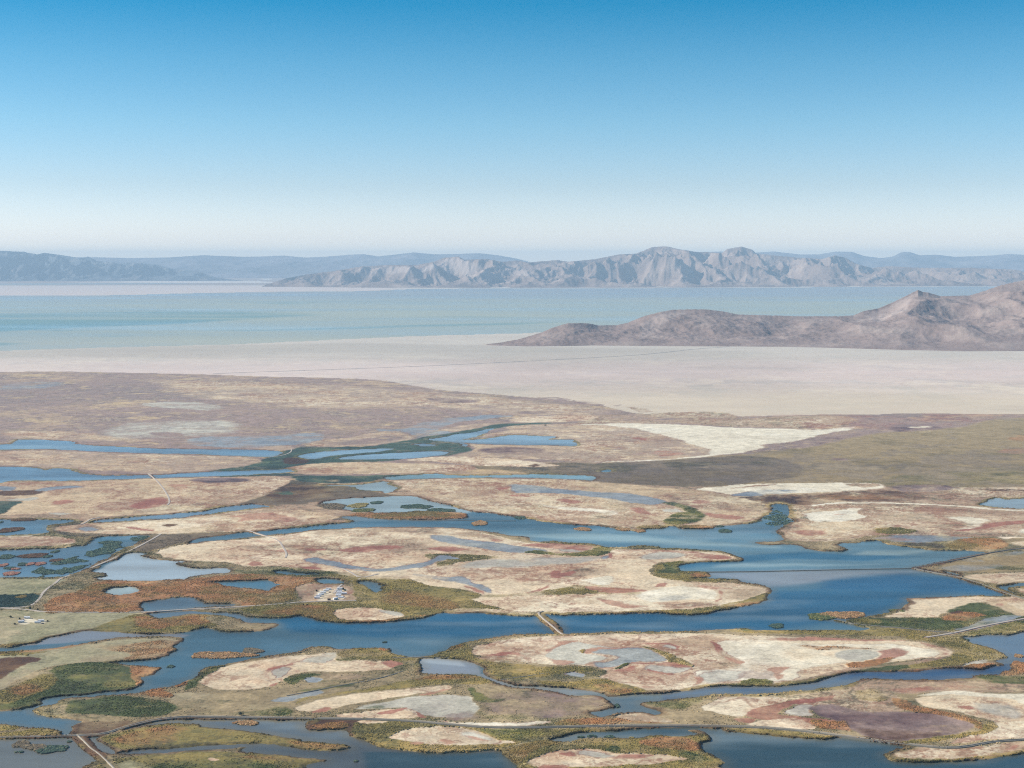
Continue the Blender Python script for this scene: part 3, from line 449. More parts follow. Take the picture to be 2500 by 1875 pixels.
SOIL3 = """
c 1145,1600 1150,1578 1220,1563 1330,1554 1500,1547 1700,1547 1900,1555 2100,1560 2240,1565 2330,1590 2320,1605 2200,1615 2100,1630 2000,1655 1900,1668 1760,1672 1720,1678 1650,1689 1560,1688 1500,1680 1460,1655 1500,1640 1430,1625 1300,1622 1250,1614 1200,1603|soft=5
y 1083,1595 1110,1572 1140,1573 1155,1590 1150,1605 1200,1615 1300,1625 1360,1628 1440,1630 1460,1640 1370,1650 1250,1660 1215,1660 1190,1640 1185,1627 1160,1618 1120,1608 1060,1604|soft=8
o 1083,1590 1105,1574 1130,1575 1110,1590|soft=6
t 1150,1605 1250,1600 1290,1622 1180,1618|soft=14,mix=.7
r 1180,1601 1240,1592 1268,1590 1288,1604 1298,1617 1275,1611 1250,1598 1210,1606|soft=4
g 1322,1600 1340,1588 1370,1574 1400,1567 1460,1577 1560,1584 1440,1586 1412,1590 1425,1598 1470,1600 1487,1606 1470,1616 1440,1617 1425,1624 1400,1624 1345,1618|soft=4
r 1320,1598 1345,1582 1362,1568 1390,1564 1412,1566 1385,1571 1360,1580 1345,1592 1325,1600|soft=3
r 1325,1602 1345,1610 1400,1614 1405,1620 1370,1625 1340,1615|soft=6
r 1418,1592 1430,1584 1470,1580 1560,1582 1480,1587 1448,1592 1440,1598 1425,1597|soft=4
y 1410,1590 1425,1585 1425,1598|soft=4
m 1440,1595 1462,1586 1500,1584 1570,1582 1592,1588 1615,1600 1637,1614 1600,1618 1553,1616 1500,1628 1462,1632 1440,1624 1445,1617 1480,1618 1508,1606 1498,1599 1470,1597
y 1568,1580 1590,1582 1650,1604 1692,1626 1680,1631 1640,1622 1620,1603 1590,1588|soft=5
r 1600,1620 1640,1617 1680,1628 1690,1632 1650,1633 1612,1624|soft=5
r 1553,1616 1610,1621 1612,1624 1560,1622 1535,1618|soft=2
g 1570,1635 1590,1622 1660,1632 1690,1634 1660,1648 1600,1640|soft=5
r 1582,1630 1600,1640 1640,1645 1660,1649 1610,1646 1585,1638|soft=3
g 1612,1578 1640,1572 1656,1578 1650,1587 1630,1585|soft=3
r 1568,1571 1630,1567 1660,1576 1655,1587 1640,1590 1652,1580 1625,1572 1580,1574|soft=2.5
r 1515,1633 1560,1624 1548,1639 1500,1638|soft=5
e 1498,1632 1535,1617 1545,1620 1510,1633|soft=4
w 1740,1565 1850,1562 2000,1575 2150,1570 2220,1577 2290,1588 2302,1600 2230,1612 2150,1611 2050,1620 2000,1626 1950,1641 1960,1655 1920,1664 1850,1661 1800,1662 1720,1675 1700,1655 1690,1640 1750,1635 1820,1622 1780,1600 1760,1585|soft=5,mix=.8
t 1730,1620 1800,1618 1820,1630 1760,1640|soft=14,mix=.6
g 1700,1645 1760,1636 1830,1640 1820,1655 1760,1668 1720,1670|soft=14
r 1731,1564 1746,1568 1772,1585 1766,1595 1785,1608 1822,1620 1800,1622 1778,1612 1753,1595 1743,1580|soft=3
r 1850,1561 1950,1556 2100,1559 2240,1566 2150,1566 2050,1564 1900,1567|soft=5
o 1930,1572 2050,1580 2130,1581 2142,1585 2050,1587 1980,1586|soft=10,mix=.7
g 2040,1592 2080,1586 2140,1588 2152,1600 2120,1613 2070,1615 2048,1606|soft=8
r 2135,1586 2200,1581 2222,1595 2190,1608 2150,1615 2125,1616 2155,1601|soft=9
o 2068,1620 2130,1612 2190,1606 2165,1620 2110,1632 2080,1631|soft=5
p 1800,1650 1820,1636 1870,1634 1900,1640 1900,1655 1830,1657|soft=10,mix=.5
r 1870,1634 1935,1627 1912,1645 1922,1650 1902,1662 1895,1650 1888,1641|soft=5
e 1798,1670 1828,1657 1870,1656 1897,1662 1870,1673 1800,1674|soft=6
r 1870,1672 1902,1663 1908,1673 1880,1675|soft=3
r 1692,1655 1717,1652 1720,1665 1702,1675 1690,1676 1700,1665|soft=4
r 1560,1676 1590,1677 1600,1682 1570,1681|soft=4,mix=.7
t 1900,1668 1980,1655 2070,1630 2160,1625 2210,1618 2300,1605 2330,1595 2300,1612 2220,1628 2100,1636 2000,1662|soft=8,mix=.8
e 1745,1681 1780,1673 1900,1674 1950,1671 2020,1654 2080,1641 2150,1628 2220,1623 2215,1635 2100,1641 2050,1650 1980,1667 1930,1675 1800,1678|soft=4
y 2190,1556 2345,1551 2400,1575 2455,1595 2457,1607 2400,1610 2340,1627 2250,1632 2210,1636 2215,1624 2300,1612 2335,1596 2300,1575 2240,1565|soft=8
r 2230,1566 2300,1578 2325,1592 2310,1600 2295,1590 2260,1575|soft=6,mix=.6
g 2330,1628 2390,1610 2440,1612 2420,1620 2350,1632|soft=8,mix=.7
o 2205,1640 2245,1634 2347,1631 2365,1622 2425,1620 2430,1628 2375,1638 2345,1634 2240,1642|soft=4
o 2440,1648 2470,1634 2467,1616 2482,1611 2500,1619 2700,1615 2700,1640 2500,1645 2460,1652|soft=4
e 2370,1657 2400,1649 2500,1652 2700,1652 2700,1668 2500,1670 2420,1667|soft=6
t 2080,1690 2050,1672 2090,1660 2300,1661 2500,1670 2800,1672 2800,1690 2500,1690 2300,1690 2200,1695|soft=8
c 505,1650 520,1632 570,1615 700,1600 800,1595 820,1600 900,1617 970,1612 960,1635 900,1640 800,1642 750,1640 700,1660 680,1665 650,1680 560,1690 500,1680 486,1668|soft=5
y 815,1600 850,1588 880,1583 930,1582 960,1588 980,1600 1000,1608 1030,1612 960,1615 900,1612 830,1616|soft=6
e 820,1612 850,1605 920,1603 910,1611 840,1617|soft=8,mix=.7
o 925,1583 943,1578 962,1586 940,1591|soft=4
g 740,1606 820,1592 826,1608 790,1620 720,1617|soft=10,mix=.8
r 700,1620 725,1611 748,1606 722,1620 700,1625|soft=3
r 640,1640 660,1627 720,1621 718,1626 670,1632 654,1645 662,1662 648,1656|soft=4
g 662,1635 690,1627 716,1630 706,1645 685,1655 672,1657 660,1645|soft=4
r 655,1672 680,1665 672,1675 650,1680|soft=4
r 925,1619 945,1612 985,1618 982,1628 955,1632|soft=5
v 680,1668 700,1652 755,1640 900,1645 940,1636 985,1620 1000,1608 1035,1618 1035,1640 1000,1648 950,1652 830,1678 700,1692 640,1698 560,1693 650,1683|soft=8
t 760,1645 900,1646 900,1655 800,1665|soft=14,mix=.6
e 690,1660 700,1652 760,1645 800,1648 740,1660 725,1672 700,1670|soft=6
e 700,1690 800,1675 880,1665 840,1680 760,1690|soft=8
m 740,1660 760,1655 795,1657 770,1667 750,1668|soft=3
m 645,1712 690,1702 740,1694 780,1683 805,1690 750,1705 700,1715
y 800,1697 900,1680 1000,1660 1060,1650 1165,1650 1180,1658 1210,1668 1180,1672 1090,1668 1000,1678 880,1690 750,1712 720,1720 730,1705|soft=7
o 990,1660 1040,1650 1150,1650 1175,1657 1100,1660|soft=8,mix=.7
c 715,1728 760,1713 850,1696 1000,1680 1090,1672 1110,1680 1050,1690 960,1702 850,1725 750,1742|soft=4
g 850,1735 950,1712 1010,1700 1100,1695 1150,1702 1162,1720 1172,1735 1150,1755 1080,1754 1030,1748 1010,1732 980,1727 900,1735|soft=7
r 1020,1698 1060,1685 1110,1680 1080,1688 1040,1697|soft=3
c 790,1752 900,1738 970,1730 1018,1734 1040,1756 900,1756|soft=5
w 970,1728 1010,1732 1030,1748 1020,1748 1005,1736|soft=2.5
e 880,1730 940,1722 945,1730 900,1733|soft=5,mix=.7
r 915,1743 950,1735 990,1729 1000,1727 965,1743 930,1746|soft=4
r 755,1743 785,1727 810,1729 785,1743|soft=4
r 1018,1735 1035,1750 1050,1756 1025,1754|soft=3
p 1080,1745 1160,1738 1180,1755 1100,1762|soft=16,mix=.6
h 1180,1690 1300,1688 1450,1700 1490,1725 1430,1745 1350,1755 1200,1750 1170,1720|soft=40,mix=.6
p 1345,1712 1400,1700 1460,1694 1480,1710 1400,1716|soft=12,mix=.8
e 1135,1680 1155,1676 1170,1695 1200,1710 1250,1705 1200,1720 1160,1715|soft=6
e 1170,1750 1280,1740 1300,1760 1200,1758|soft=20,mix=.5
w 1050,1760 1150,1764 1250,1767 1345,1760 1350,1768 1250,1775 1150,1772|soft=4
o 1350,1770 1380,1755 1553,1752 1640,1765 1550,1768 1400,1772|soft=5
t 1490,1748 1560,1738 1620,1750 1660,1765 1560,1764|soft=8
k 1488,1748 1560,1737 1570,1745 1510,1750|soft=3
y 1390,1670 1450,1655 1500,1662 1560,1680 1580,1690 1540,1697 1490,1700 1460,1685 1330,1676 1300,1660|soft=10
o 1440,1672 1500,1672 1545,1685 1530,1697 1480,1695|soft=8,mix=.8
m 1375,1647 1400,1641 1430,1645 1432,1655 1400,1653|soft=3
b 960,1790 1000,1778 1090,1772 1130,1774 1050,1771 900,1766 850,1757 780,1757 748,1765 745,1775 760,1783 850,1783 858,1800 900,1812|soft=6,mix=.8
y 860,1760 1000,1762 1200,1780 1400,1780 1600,1782 1500,1785 1400,1791 1350,1800 1290,1808 1240,1826 1150,1836 1050,1840 930,1824 860,1800|soft=6
o 750,1772 800,1765 850,1768 850,1783 770,1783|soft=6
c 865,1763 940,1759 950,1765 880,1771|soft=4
c 935,1800 960,1788 1000,1778 1090,1772 1150,1778 1180,1790 1210,1805 1262,1811 1250,1816 1150,1818 1060,1821 980,1808|soft=4
g 1120,1788 1150,1782 1180,1795 1210,1810 1150,1805|soft=5
r 1130,1790 1170,1799 1195,1812 1150,1803|soft=4
r 993,1815 1018,1809 1042,1814 1010,1821|soft=3
r 1070,1805 1095,1804 1112,1812 1085,1819|soft=3
e 1165,1780 1220,1778 1300,1785 1360,1790 1290,1803 1230,1810 1200,1798|soft=7
o 1230,1830 1260,1822 1340,1808 1400,1815 1330,1825 1290,1845 1275,1868 1250,1857 1235,1845|soft=6
y 1270,1875 1290,1845 1330,1825 1430,1805 1500,1802 1560,1805 1600,1798 1690,1797 1715,1790 1740,1807 1705,1813 1712,1835 1780,1862 1760,1872 1700,1900 1280,1900|soft=6
c 1288,1860 1320,1842 1380,1830 1450,1827 1500,1842 1560,1840 1640,1845 1690,1858 1600,1864 1500,1870 1400,1878 1300,1872|soft=4
g 1400,1833 1450,1833 1510,1848 1460,1852 1410,1845|soft=5
r 1362,1840 1400,1835 1408,1848 1380,1849|soft=4
r 1470,1848 1520,1843 1610,1841 1570,1855 1500,1855|soft=7,mix=.7
r 1310,1871 1370,1868 1400,1878 1320,1880|soft=4
e 1465,1830 1500,1820 1520,1838 1490,1838|soft=6
o 1555,1818 1590,1802 1680,1799 1702,1812 1708,1834 1680,1836 1600,1828|soft=7
e 1640,1840 1700,1838 1760,1860 1700,1866|soft=8,mix=.7
v 1560,1718 1650,1708 1730,1702 1760,1700 1710,1715 1700,1728 1750,1745 1800,1758 1850,1768 1680,1765 1600,1750 1621,1738 1600,1728|soft=6
e 1565,1716 1640,1708 1730,1702 1700,1720 1660,1735 1600,1727|soft=10,mix=.7
c 1705,1731 1740,1712 1790,1700 1850,1695 1915,1697 1926,1708 1860,1725 1832,1745 1812,1752 1780,1750|soft=3
r 1750,1705 1790,1697 1775,1706 1760,1712|soft=4,mix=.7
t 1915,1696 2000,1690 2090,1682 2150,1680 2210,1705 2240,1728 2180,1740 2100,1742 2060,1730 2000,1722 1930,1722|soft=6
r 1812,1750 1850,1729 1925,1708 2000,1705 2045,1698 2025,1712 1980,1716 1930,1722 1908,1735 1890,1745 1960,1752 2060,1760 2085,1790 2020,1780 1975,1770 1950,1754 1860,1758|soft=4
g 1904,1742 1950,1720 1990,1720 1975,1738 1990,1749 1930,1749|soft=6
p 1972,1730 2010,1719 2060,1727 2100,1740 2180,1737 2280,1740 2335,1750 2385,1770 2350,1790 2300,1800 2200,1811 2110,1802 2080,1785 2060,1765 2000,1746|soft=14
b 2080,1776 2160,1780 2250,1785 2320,1800 2200,1806 2100,1798|soft=20,mix=.6
h 2250,1775 2330,1768 2380,1775 2340,1792 2260,1790|soft=20,mix=.7
y 2078,1692 2130,1680 2160,1690 2185,1710 2130,1716 2090,1708|soft=12,mix=.8
o 2175,1705 2210,1705 2235,1725 2295,1738 2350,1745 2392,1765 2398,1780 2375,1778 2368,1765 2300,1748 2200,1735|soft=5
o 1965,1756 2040,1762 2065,1758 2085,1790 2040,1783 1990,1778|soft=7,mix=.7
c 1815,1768 1840,1760 1900,1755 1950,1755 1975,1770 1995,1782 1900,1776|soft=4
r 1790,1752 1850,1756 1830,1764 1800,1764|soft=4
w 2225,1700 2330,1683 2400,1690 2500,1693 2900,1700 2900,1740 2500,1728 2400,1715 2300,1700|soft=14
c 2235,1703 2330,1695 2450,1703 2500,1722 2900,1740 2900,1800 2500,1802 2400,1808 2305,1820 2350,1800 2425,1785 2432,1768 2385,1752 2330,1738 2260,1730 2240,1715|soft=6
g 2350,1715 2450,1718 2500,1740 2480,1760 2420,1745|soft=25,mix=.6
r 2150,1683 2300,1673 2500,1676 2700,1680 2700,1686 2500,1684 2330,1681 2200,1694|soft=7,mix=.9
r 2333,1724 2365,1722 2386,1730 2360,1735|soft=3
y 2398,1765 2430,1765 2432,1782 2380,1797 2330,1806 2240,1817 2180,1814 2340,1795 2392,1782|soft=5
y 1770,1778 1850,1778 1950,1788 2060,1802 2000,1806 1900,1796 1780,1786|soft=4
k 2165,1845 2230,1824 2300,1828 2400,1822 2500,1808 3000,1790 3000,1812 2450,1845 2300,1860 2190,1860|soft=3
r 2450,1832 2490,1814 2485,1828|soft=4
y 2190,1857 2300,1858 2450,1845 2500,1833 3000,1812 3000,1820 2447,1848 2300,1862 2197,1862|soft=2
a -400,1413 0,1414 150,1412 187,1418 180,1430 110,1448 95,1450 0,1452 -400,1455|soft=4
d -400,1453 0,1453 98,1450 92,1472 60,1482 0,1485 -400,1490|soft=4
o 25,1460 50,1453 62,1455 55,1462|soft=4
a -400,1488 0,1489 80,1493 350,1496 320,1505 200,1540 120,1560 80,1570 0,1578 -400,1585|soft=6
o -400,1580 0,1577 80,1569 150,1548 200,1538 150,1549 110,1560 95,1568 0,1583 -400,1590|soft=3
o 100,1500 105,1470 200,1440 250,1417 330,1420 450,1417 553,1403 600,1402 680,1402 760,1408 780,1418 740,1428 720,1440 725,1470 600,1482 560,1470 505,1472 450,1452 400,1462 345,1472 345,1496 200,1494|soft=8
v 100,1440 200,1400 250,1398 272,1405 240,1414 180,1440 110,1460|soft=8
y 150,1465 300,1470 340,1485 200,1490|soft=30,mix=.4
e 540,1392 660,1392 720,1398 820,1395 860,1405 760,1412 690,1406 600,1402|soft=8,mix=.7
d 695,1391 740,1395 775,1398 750,1402 700,1396|soft=3
y 770,1400 1000,1415 1060,1432 1130,1442 1180,1455 1150,1467 1200,1485 1300,1500 1200,1499 1080,1493 1050,1502 960,1515 820,1521 760,1508 700,1508 600,1500 580,1482 720,1475 860,1468 865,1440 858,1420|soft=8
o 700,1480 800,1478 830,1500 830,1518 780,1514 740,1502 620,1500|soft=14,mix=.8
o 930,1440 1060,1450 1150,1475 1100,1492 1000,1480 900,1470|soft=40,mix=.5
o 820,1515 960,1512 1055,1500 1010,1510 900,1520 840,1522|soft=3
k 1070,1490 1140,1485 1260,1490 1310,1500 1250,1503 1160,1497 1110,1498|soft=4,mix=.7
t 718,1428 800,1423 855,1428 878,1462 860,1469 735,1472 726,1450|soft=6
c 770,1440 810,1430 850,1436 862,1462 800,1468 765,1462|soft=8,mix=.8
w 768,1467 772,1442 800,1436 848,1436 852,1450 846,1467 800,1470|soft=5,mix=.7
w 38,1526 50,1514 62,1509.5 84,1510 90,1515 112,1516 108,1522 92,1526 72,1520 60,1528|soft=4,mix=.8
c 812,1497 830,1486 900,1484 960,1494 992,1503 960,1511 860,1517 830,1512|soft=5
g 912,1490 960,1492 992,1503 950,1506 930,1498|soft=5
c 840,1392 920,1400 1000,1415 950,1418 880,1414 815,1402|soft=8,mix=.6
y 205,1542 300,1508 335,1500 400,1510 480,1500 553,1508 553,1528 490,1533 450,1545 330,1549 250,1540|soft=6
o 330,1503 400,1512 480,1500 540,1512 500,1528 420,1530 380,1540 320,1525|soft=10,mix=.8
o 530,1528 570,1525 600,1540 560,1545|soft=7
v 490,1500 600,1518 670,1521 683,1527 650,1540 590,1545 540,1540|soft=4
a 0,1603 100,1585 200,1575 300,1560 440,1558 432,1590 375,1608 290,1616 200,1618 120,1628 50,1655 0,1690 -400,1750 -400,1610|soft=6
o 0,1593 50,1588 110,1586 185,1573 200,1575 120,1590 0,1600 -400,1605 -400,1600|soft=4
o 200,1578 280,1575 440,1560 425,1580 436,1588 410,1601 350,1612 300,1612 330,1595|soft=16,mix=.6
y 0,1597 90,1590 130,1592 60,1600 0,1602|soft=3
b -400,1610 0,1609 50,1602 95,1605 100,1615 60,1625 20,1650 0,1662 -400,1720|soft=6
y 0,1690 60,1665 120,1640 160,1665 110,1700 50,1720 0,1738 -400,1738 -400,1720|soft=12
o 10,1690 60,1665 110,1680 60,1700|soft=20,mix=.5
e 110,1632 200,1617 260,1619 312,1626 335,1655 350,1662 340,1675 290,1685 170,1701 100,1707 112,1722 60,1728 0,1738 -300,1740 0,1725 80,1697 150,1665|soft=8
y 245,1650 300,1640 330,1655 330,1675 250,1680 260,1660|soft=14,mix=.7
o 312,1628 345,1630 402,1632 375,1645 335,1656 350,1667 335,1677 322,1660|soft=4
e 100,1742 160,1715 300,1697 400,1712 440,1722 420,1745 350,1755 250,1745|soft=10
v 75,1733 150,1712 185,1706 150,1740 200,1752 420,1748 500,1740 700,1735 800,1752 500,1750 380,1755 200,1762 90,1745|soft=8
a 400,1700 480,1690 600,1700 700,1725 560,1735 440,1725|soft=20,mix=.7
e 500,1735 620,1735 700,1715 730,1745 600,1750|soft=14,mix=.8
o 340,1695 375,1685 395,1683 430,1697 415,1708 370,1702|soft=5
o 425,1680 460,1660 470,1665 440,1682|soft=4
e 460,1662 490,1640 560,1618 500,1650 480,1680 450,1690|soft=4
b 172,1795 178,1772 210,1763 350,1757 280,1785 250,1797|soft=5,mix=.7
y 250,1800 300,1790 345,1778 420,1764 490,1766 500,1776 625,1790 712,1803 837,1820 858,1828 800,1837 750,1830 675,1818 500,1821 350,1830 290,1832 255,1818|soft=6
o 260,1810 340,1785 440,1768 490,1790 420,1815 330,1825|soft=16,mix=.8
o 700,1806 830,1822 840,1830 780,1834 700,1815|soft=8,mix=.7
v 190,1800 212,1800 240,1838 290,1843 260,1862 230,1862 252,1857|soft=3
y 235,1875 260,1858 350,1843 500,1833 600,1840 700,1847 797,1860 745,1872 750,1990 190,1990|soft=5
e 400,1860 500,1850 640,1862 700,1875 600,1990 380,1990 350,1870|soft=25,mix=.7
a 270,1868 330,1855 380,1870 360,1990 260,1990|soft=16,mix=.7
o 540,1845 700,1848 790,1860 700,1862 580,1855|soft=12,mix=.7
y 0,1770 25,1772 60,1777 20,1783 0,1784 -400,1785 -400,1768|soft=3
y 0,1790 92,1779 130,1780 148,1790 150,1798 0,1803 -400,1805|soft=3
c 505,1852 530,1852 545,1857 520,1861|soft=3
"""
for line in WATER.strip().splitlines(): L('W', line, soft=2)
def soils(txt):
    for line in txt.strip().splitlines():
        k = {}
        if '|' in line:
            line, o = line.split('|')
            for q in o.split(','): a, b = q.split('='); k[a] = float(b)
        L(line[0], line[2:], **k)
soils(SOIL1); soils(SOIL2); soils(SOIL3)
# causeways and dikes that cross water (centre line, half width m, height m, surface)
DIKES = [
 ("1318,1494 1312,1500 1330,1517 1350,1533 1368,1551", 8, 2.0, 'u'),
 ("1322,1502 1348,1520 1364,1535 1366,1546", 9, 1.0, 'u'),
 ("190,1797 205,1812 222,1830 240,1842 262,1862 285,1885", 12, 1.5, 'v'),
 ("350,1497 400,1493 450,1489.5 553,1484 600,1481", 6, 1.5, 'c'),
 ("366,1158 378,1170", 8, 1.2, 'c'),
 ("222,1268 205,1279", 12, 1.2, 'c'),
 ("606,1296 660,1312", 8, 1.2, 'c'),
 ("-300,1806 0,1802 185,1798 250,1795 310,1775 380,1758 450,1751.5 520,1751.5 600,1753 750,1755 900,1757 1000,1761 1100,1770 1200,1778 1350,1777 1500,1773 1700,1773 1850,1776 1950,1784 2060,1798 2200,1817 2300,1827 2350,1826 2430,1811 2520,1806 2900,1798", 7, 2.2, 'v'),
 ("2232,1388 2290,1376 2335,1367 2400,1353 2480,1340 2700,1325", 10, 2.0, 'u'),
 ("2232,1388 2300,1401.5 2345,1409 2400,1427 2450,1447 2540,1472", 9, 2.0, 'v'),
 ("2040,1515 2090,1524 2200,1534 2290,1543 2330,1546", 6, 1.6, 'u'),
 ("2262,1557 2330,1547 2400,1530 2500,1512 2700,1480", 7, 1.5, 'k'),
 ("960,1607 1000,1606.5 1060,1605 1110,1608", 5, 1.2, 'u'),
]
# ---------------------------------------------------------------- the ground sheet
PX = np.concatenate([np.linspace(-700, -140, 60, endpoint=False), np.arange(-140, 2640, 2.1), np.linspace(2640, 3200, 60)])
PY = np.concatenate([np.arange(671, 700, 1.0), np.arange(700, 905, 1.6), np.arange(905, 1890, 1.35), np.linspace(1892, 1985, 30)])
NR, NC = len(PY), len(PX)
gx, gyy = np.meshgrid(PX, PY)
Yd = gy_of(gyy); Xw = (gx - 1250) * Yd / F
ROWRES = (Yd ** 2 / (F * CAMH)) * 1.35; COLRES = 2.1 * Yd / F
RES = np.maximum(ROWRES * .55, COLRES)
nA = fbm(Xw, Yd, 900, 8, 1, .62, RES); nB = fbm(Xw, Yd, 420, 7, 2, .62, RES); nC = fbm(Xw, Yd, 150, 5, 3, .65, RES)
nD = fbm(Xw, Yd, 1500, 7, 4, .5, RES)
nE = fbm(Xw, Yd, 240, 6, 9, .85, RES * .55, stretch=1.5); nF = fbm(Xw, Yd, 60, 4, 10, .9, RES * .5, stretch=1.3)
w1 = fbm(Xw, Yd, 130, 6, 5, .72, RES * .7); w2 = fbm(Xw, Yd, 130, 6, 6, .72, RES * .7)
ampm = 9.0 * (Yd / 2500) ** .75
wx = w1 * ampm * F / Yd; wy = w2 * ampm * (F * CAMH) / Yd ** 2 * 1.1

def ridge_lines(lam, seed, st=1.8, wamp=.35):
    o = 0
    for k in range(3):
        l = lam / 1.9 ** k; r = 1 - np.abs(perlin((Xw + w1 * lam * wamp) / (l * st) + seed * 3.7, (Yd + w2 * lam * wamp) / l - seed * 2.3)) * 2.4
        o = np.maximum(o, smooth(.83, .98, r) * smooth(.5, 1.4, l * .25 / (RES * .5)) * (1 - .15 * k))
    return o
fR = ridge_lines(420, 41); fP = ridge_lines(330, 42); fD = ridge_lines(260, 43)
def sdf(poly, x, y, R):
    """signed distance (positive inside) in lateral tracing units"""
    p = np.array(poly); d2 = np.full(x.shape, 1e12, np.float32); ins = np.zeros(x.shape, bool)
    n = len(p); X = x.astype(np.float32); Yy = (y * R).astype(np.float32)
    for i in range(n):
        ax, ay = p[i]; bx, by = p[(i + 1) % n]; ay *= R; by *= R
        ex, ey = bx - ax, by - ay; q = ex * ex + ey * ey
        if q == 0: continue
        dx = X - ax; dy = Yy - ay
        t = np.clip((dx * ex + dy * ey) / q, 0, 1)
        np.minimum(d2, (dx - t * ex) ** 2 + (dy - t * ey) ** 2, out=d2)
        if ay != by:
            c = ((ay > Yy) != (by > Yy)) & (X < (bx - ax) * (Yy - ay) / (by - ay) + ax)
            ins ^= c
    d = np.sqrt(d2); return np.where(ins, d, -d)

def tone(c, sl):
    a, b, d, ro, vh = CL[c]; a, b, d = lin(a), lin(b), lin(d)
    s1 = smooth(.0, .5, nB[sl] + .25 * nC[sl])[..., None]; s2 = smooth(.1, .55, nA[sl] * .8 - nC[sl] * .6)[..., None]
    r = a + (b - a) * s1 * .9; r = r + (d - r) * s2 * .85
    hi = nE[sl]
    r = r + (b - r) * (smooth(.05, .75, hi) * .55)[..., None]; r = r + (d - r) * (smooth(-.05, -.7, hi) * .55)[..., None]
    r = r * (1 + (.22 if c in 'oyedvu' else .12) * nF[sl] + (.16 if c in 'oyedvu' else .10) * hi)[..., None]
    if c in 'ckta':      # marbling left by the falling water
        mb = .5 + .5 * np.sin(nD[sl] * 10 + nB[sl] * 1.2); mb = smooth(.45, 1, mb) * smooth(-.5, .3, nA[sl] + .4 * hi)
        r = r + (lin((188, 166, 146)) - r) * (mb * .55)[..., None]
    if c in 'ckt':       # drying rings and wisps of pickleweed
        f = nD[sl] * 5 + nC[sl] * .5; fr = np.abs(f - np.round(f))
        ln = (smooth(.10, .02, fr) * smooth(-.15, .35, nB[sl]))[..., None]
        r = r + (lin((168, 132, 116)) - r) * ln * .75
        bl = smooth(.42, .8, nA[sl] + nC[sl] * .5)[..., None]
        r = r + (lin((178, 140, 122)) - r) * bl * .45
    if c in 'vyt':
        bl = smooth(.2, .7, nE[sl] * .7 + nF[sl] * .5 - nB[sl] * .3)[..., None]; r = r + (lin((104, 106, 78)) - r) * bl * (.3 if c == 't' else .6)
        bl = smooth(.25, .8, nB[sl] * .6 - nE[sl] * .6)[..., None]; r = r + (lin((208, 192, 160)) - r) * bl * (.55 if c == 'v' else .3)
    if c in 'ckt':
        g = fR[sl] * smooth(-.5, .1, nB[sl] + .3 * nE[sl]); r = r + (lin((160, 116, 100)) - r) * (g * .65)[..., None]
        g = fP[sl] * smooth(-.3, .3, nA[sl]); r = r + (lin((242, 232, 214)) - r) * (g * .6)[..., None]
    if c in 'vytaeoh':
        g = fD[sl] * smooth(-.4, .2, nE[sl]); r = r + (lin((92, 92, 76)) - r) * (g * (.35 if c in 'ah' else .6))[..., None]
        g = fP[sl] * smooth(-.1, .5, nB[sl]); r = r + (lin((214, 200, 172)) - r) * (g * .45)[..., None]
    if c == 'o': r = r + (lin((146, 134, 92)) - r) * (smooth(-.05, .45, nB[sl] + .4 * nE[sl]) * .7)[..., None]
    if c == 'e': r = r + (lin((172, 160, 104)) - r) * (smooth(.15, .6, nB[sl] - .5 * nE[sl]) * .6)[..., None]
    if c == 'p':
        q = smooth(-.1, .5, fbm(Xw[sl], Yd[sl], 300, 5, 51, .7, RES[sl], stretch=2.2)); r = r + (lin((178, 160, 158)) - r) * (q * .55)[..., None]
    if c in 'hlu':
        bl = smooth(.1, .6, nD[sl] - nC[sl])[..., None]; r = r + (lin((128, 120, 126)) - r) * bl * .35
        bl = smooth(.15, .7, nE[sl] + nB[sl] * .4)[..., None]; r = r + (lin((216, 192, 156)) - r) * bl * (.7 if c == 'h' else .2)
    return r * KALB
soil = np.zeros((NR, NC, 3), np.float32); rough = np.full((NR, NC), .9, np.float32)
land = np.full((NR, NC), 60.0, np.float32); veg = np.zeros((NR, NC), np.float32)
full = (slice(None), slice(None))
soil[:] = tone('s', full)
# salt plain: greyer towards the lake, pinker in the middle, creamy below; thin grey drainage streaks
g1 = smooth(900, 855, gyy)[..., None] * .75; soil += (lin((200, 200, 198)) * KALB - soil) * g1
g1 = (smooth(870, 900, gyy) * smooth(950, 910, gyy))[..., None] * .5; soil += (lin((218, 206, 210)) * KALB - soil) * g1
g1 = smooth(930, 985, gyy)[..., None] * .7; soil += (lin((230, 222, 206)) * KALB - soil) * g1
nS = fbm(Xw, Yd, 2600, 5, 8, .5, RES, stretch=2.2)
nP = fbm(Xw, Yd, 900, 6, 14, .7, RES * .6, stretch=3.0)
soil *= (1 + .07 * nP - .12 * smooth(.35, .8, nP) - .06 * smooth(0, .4, nS))[..., None]
soil *= np.array([1.09, 1.01, .985]) * (1 - .10 * smooth(0, .6, nS) )[..., None]
land[gyy < 905] = 60
FAR = [
 ('W', "-700,864 0,856 300,847 560,841 800,830 1000,821 1290,813 1500,800 3200,790 3200,699 2500,699 1700,703 1200,704 1000,706 900,711 730,712 470,716 330,720 180,722 0,722 -700,722"),
 ('s2', "-700,715 0,698 650,697 1000,704 1200,703.5 1000,705 900,710 730,711.5 470,715.5 330,719.5 180,721.5 0,721.5 -700,722"),
]
for c, s in FAR:
    pl = P(s); R = 12.0
    y0, y1 = min(q[1] for q in pl), max(q[1] for q in pl)
    rs = slice(max(0, np.searchsorted(PY, y0 - 8)), np.searchsorted(PY, y1 + 8)); sl = (rs, slice(None))
    d = sdf(pl, gx[sl] + wx[sl], gyy[sl] + wy[sl] * 1.5, R)
    if c == 'W': land[sl] = np.minimum(land[sl], -d)
    else: soil[sl] += (lin((222, 206, 206)) * KALB - soil[sl]) * smooth(0, 4, d)[..., None]
farland = gyy < 697
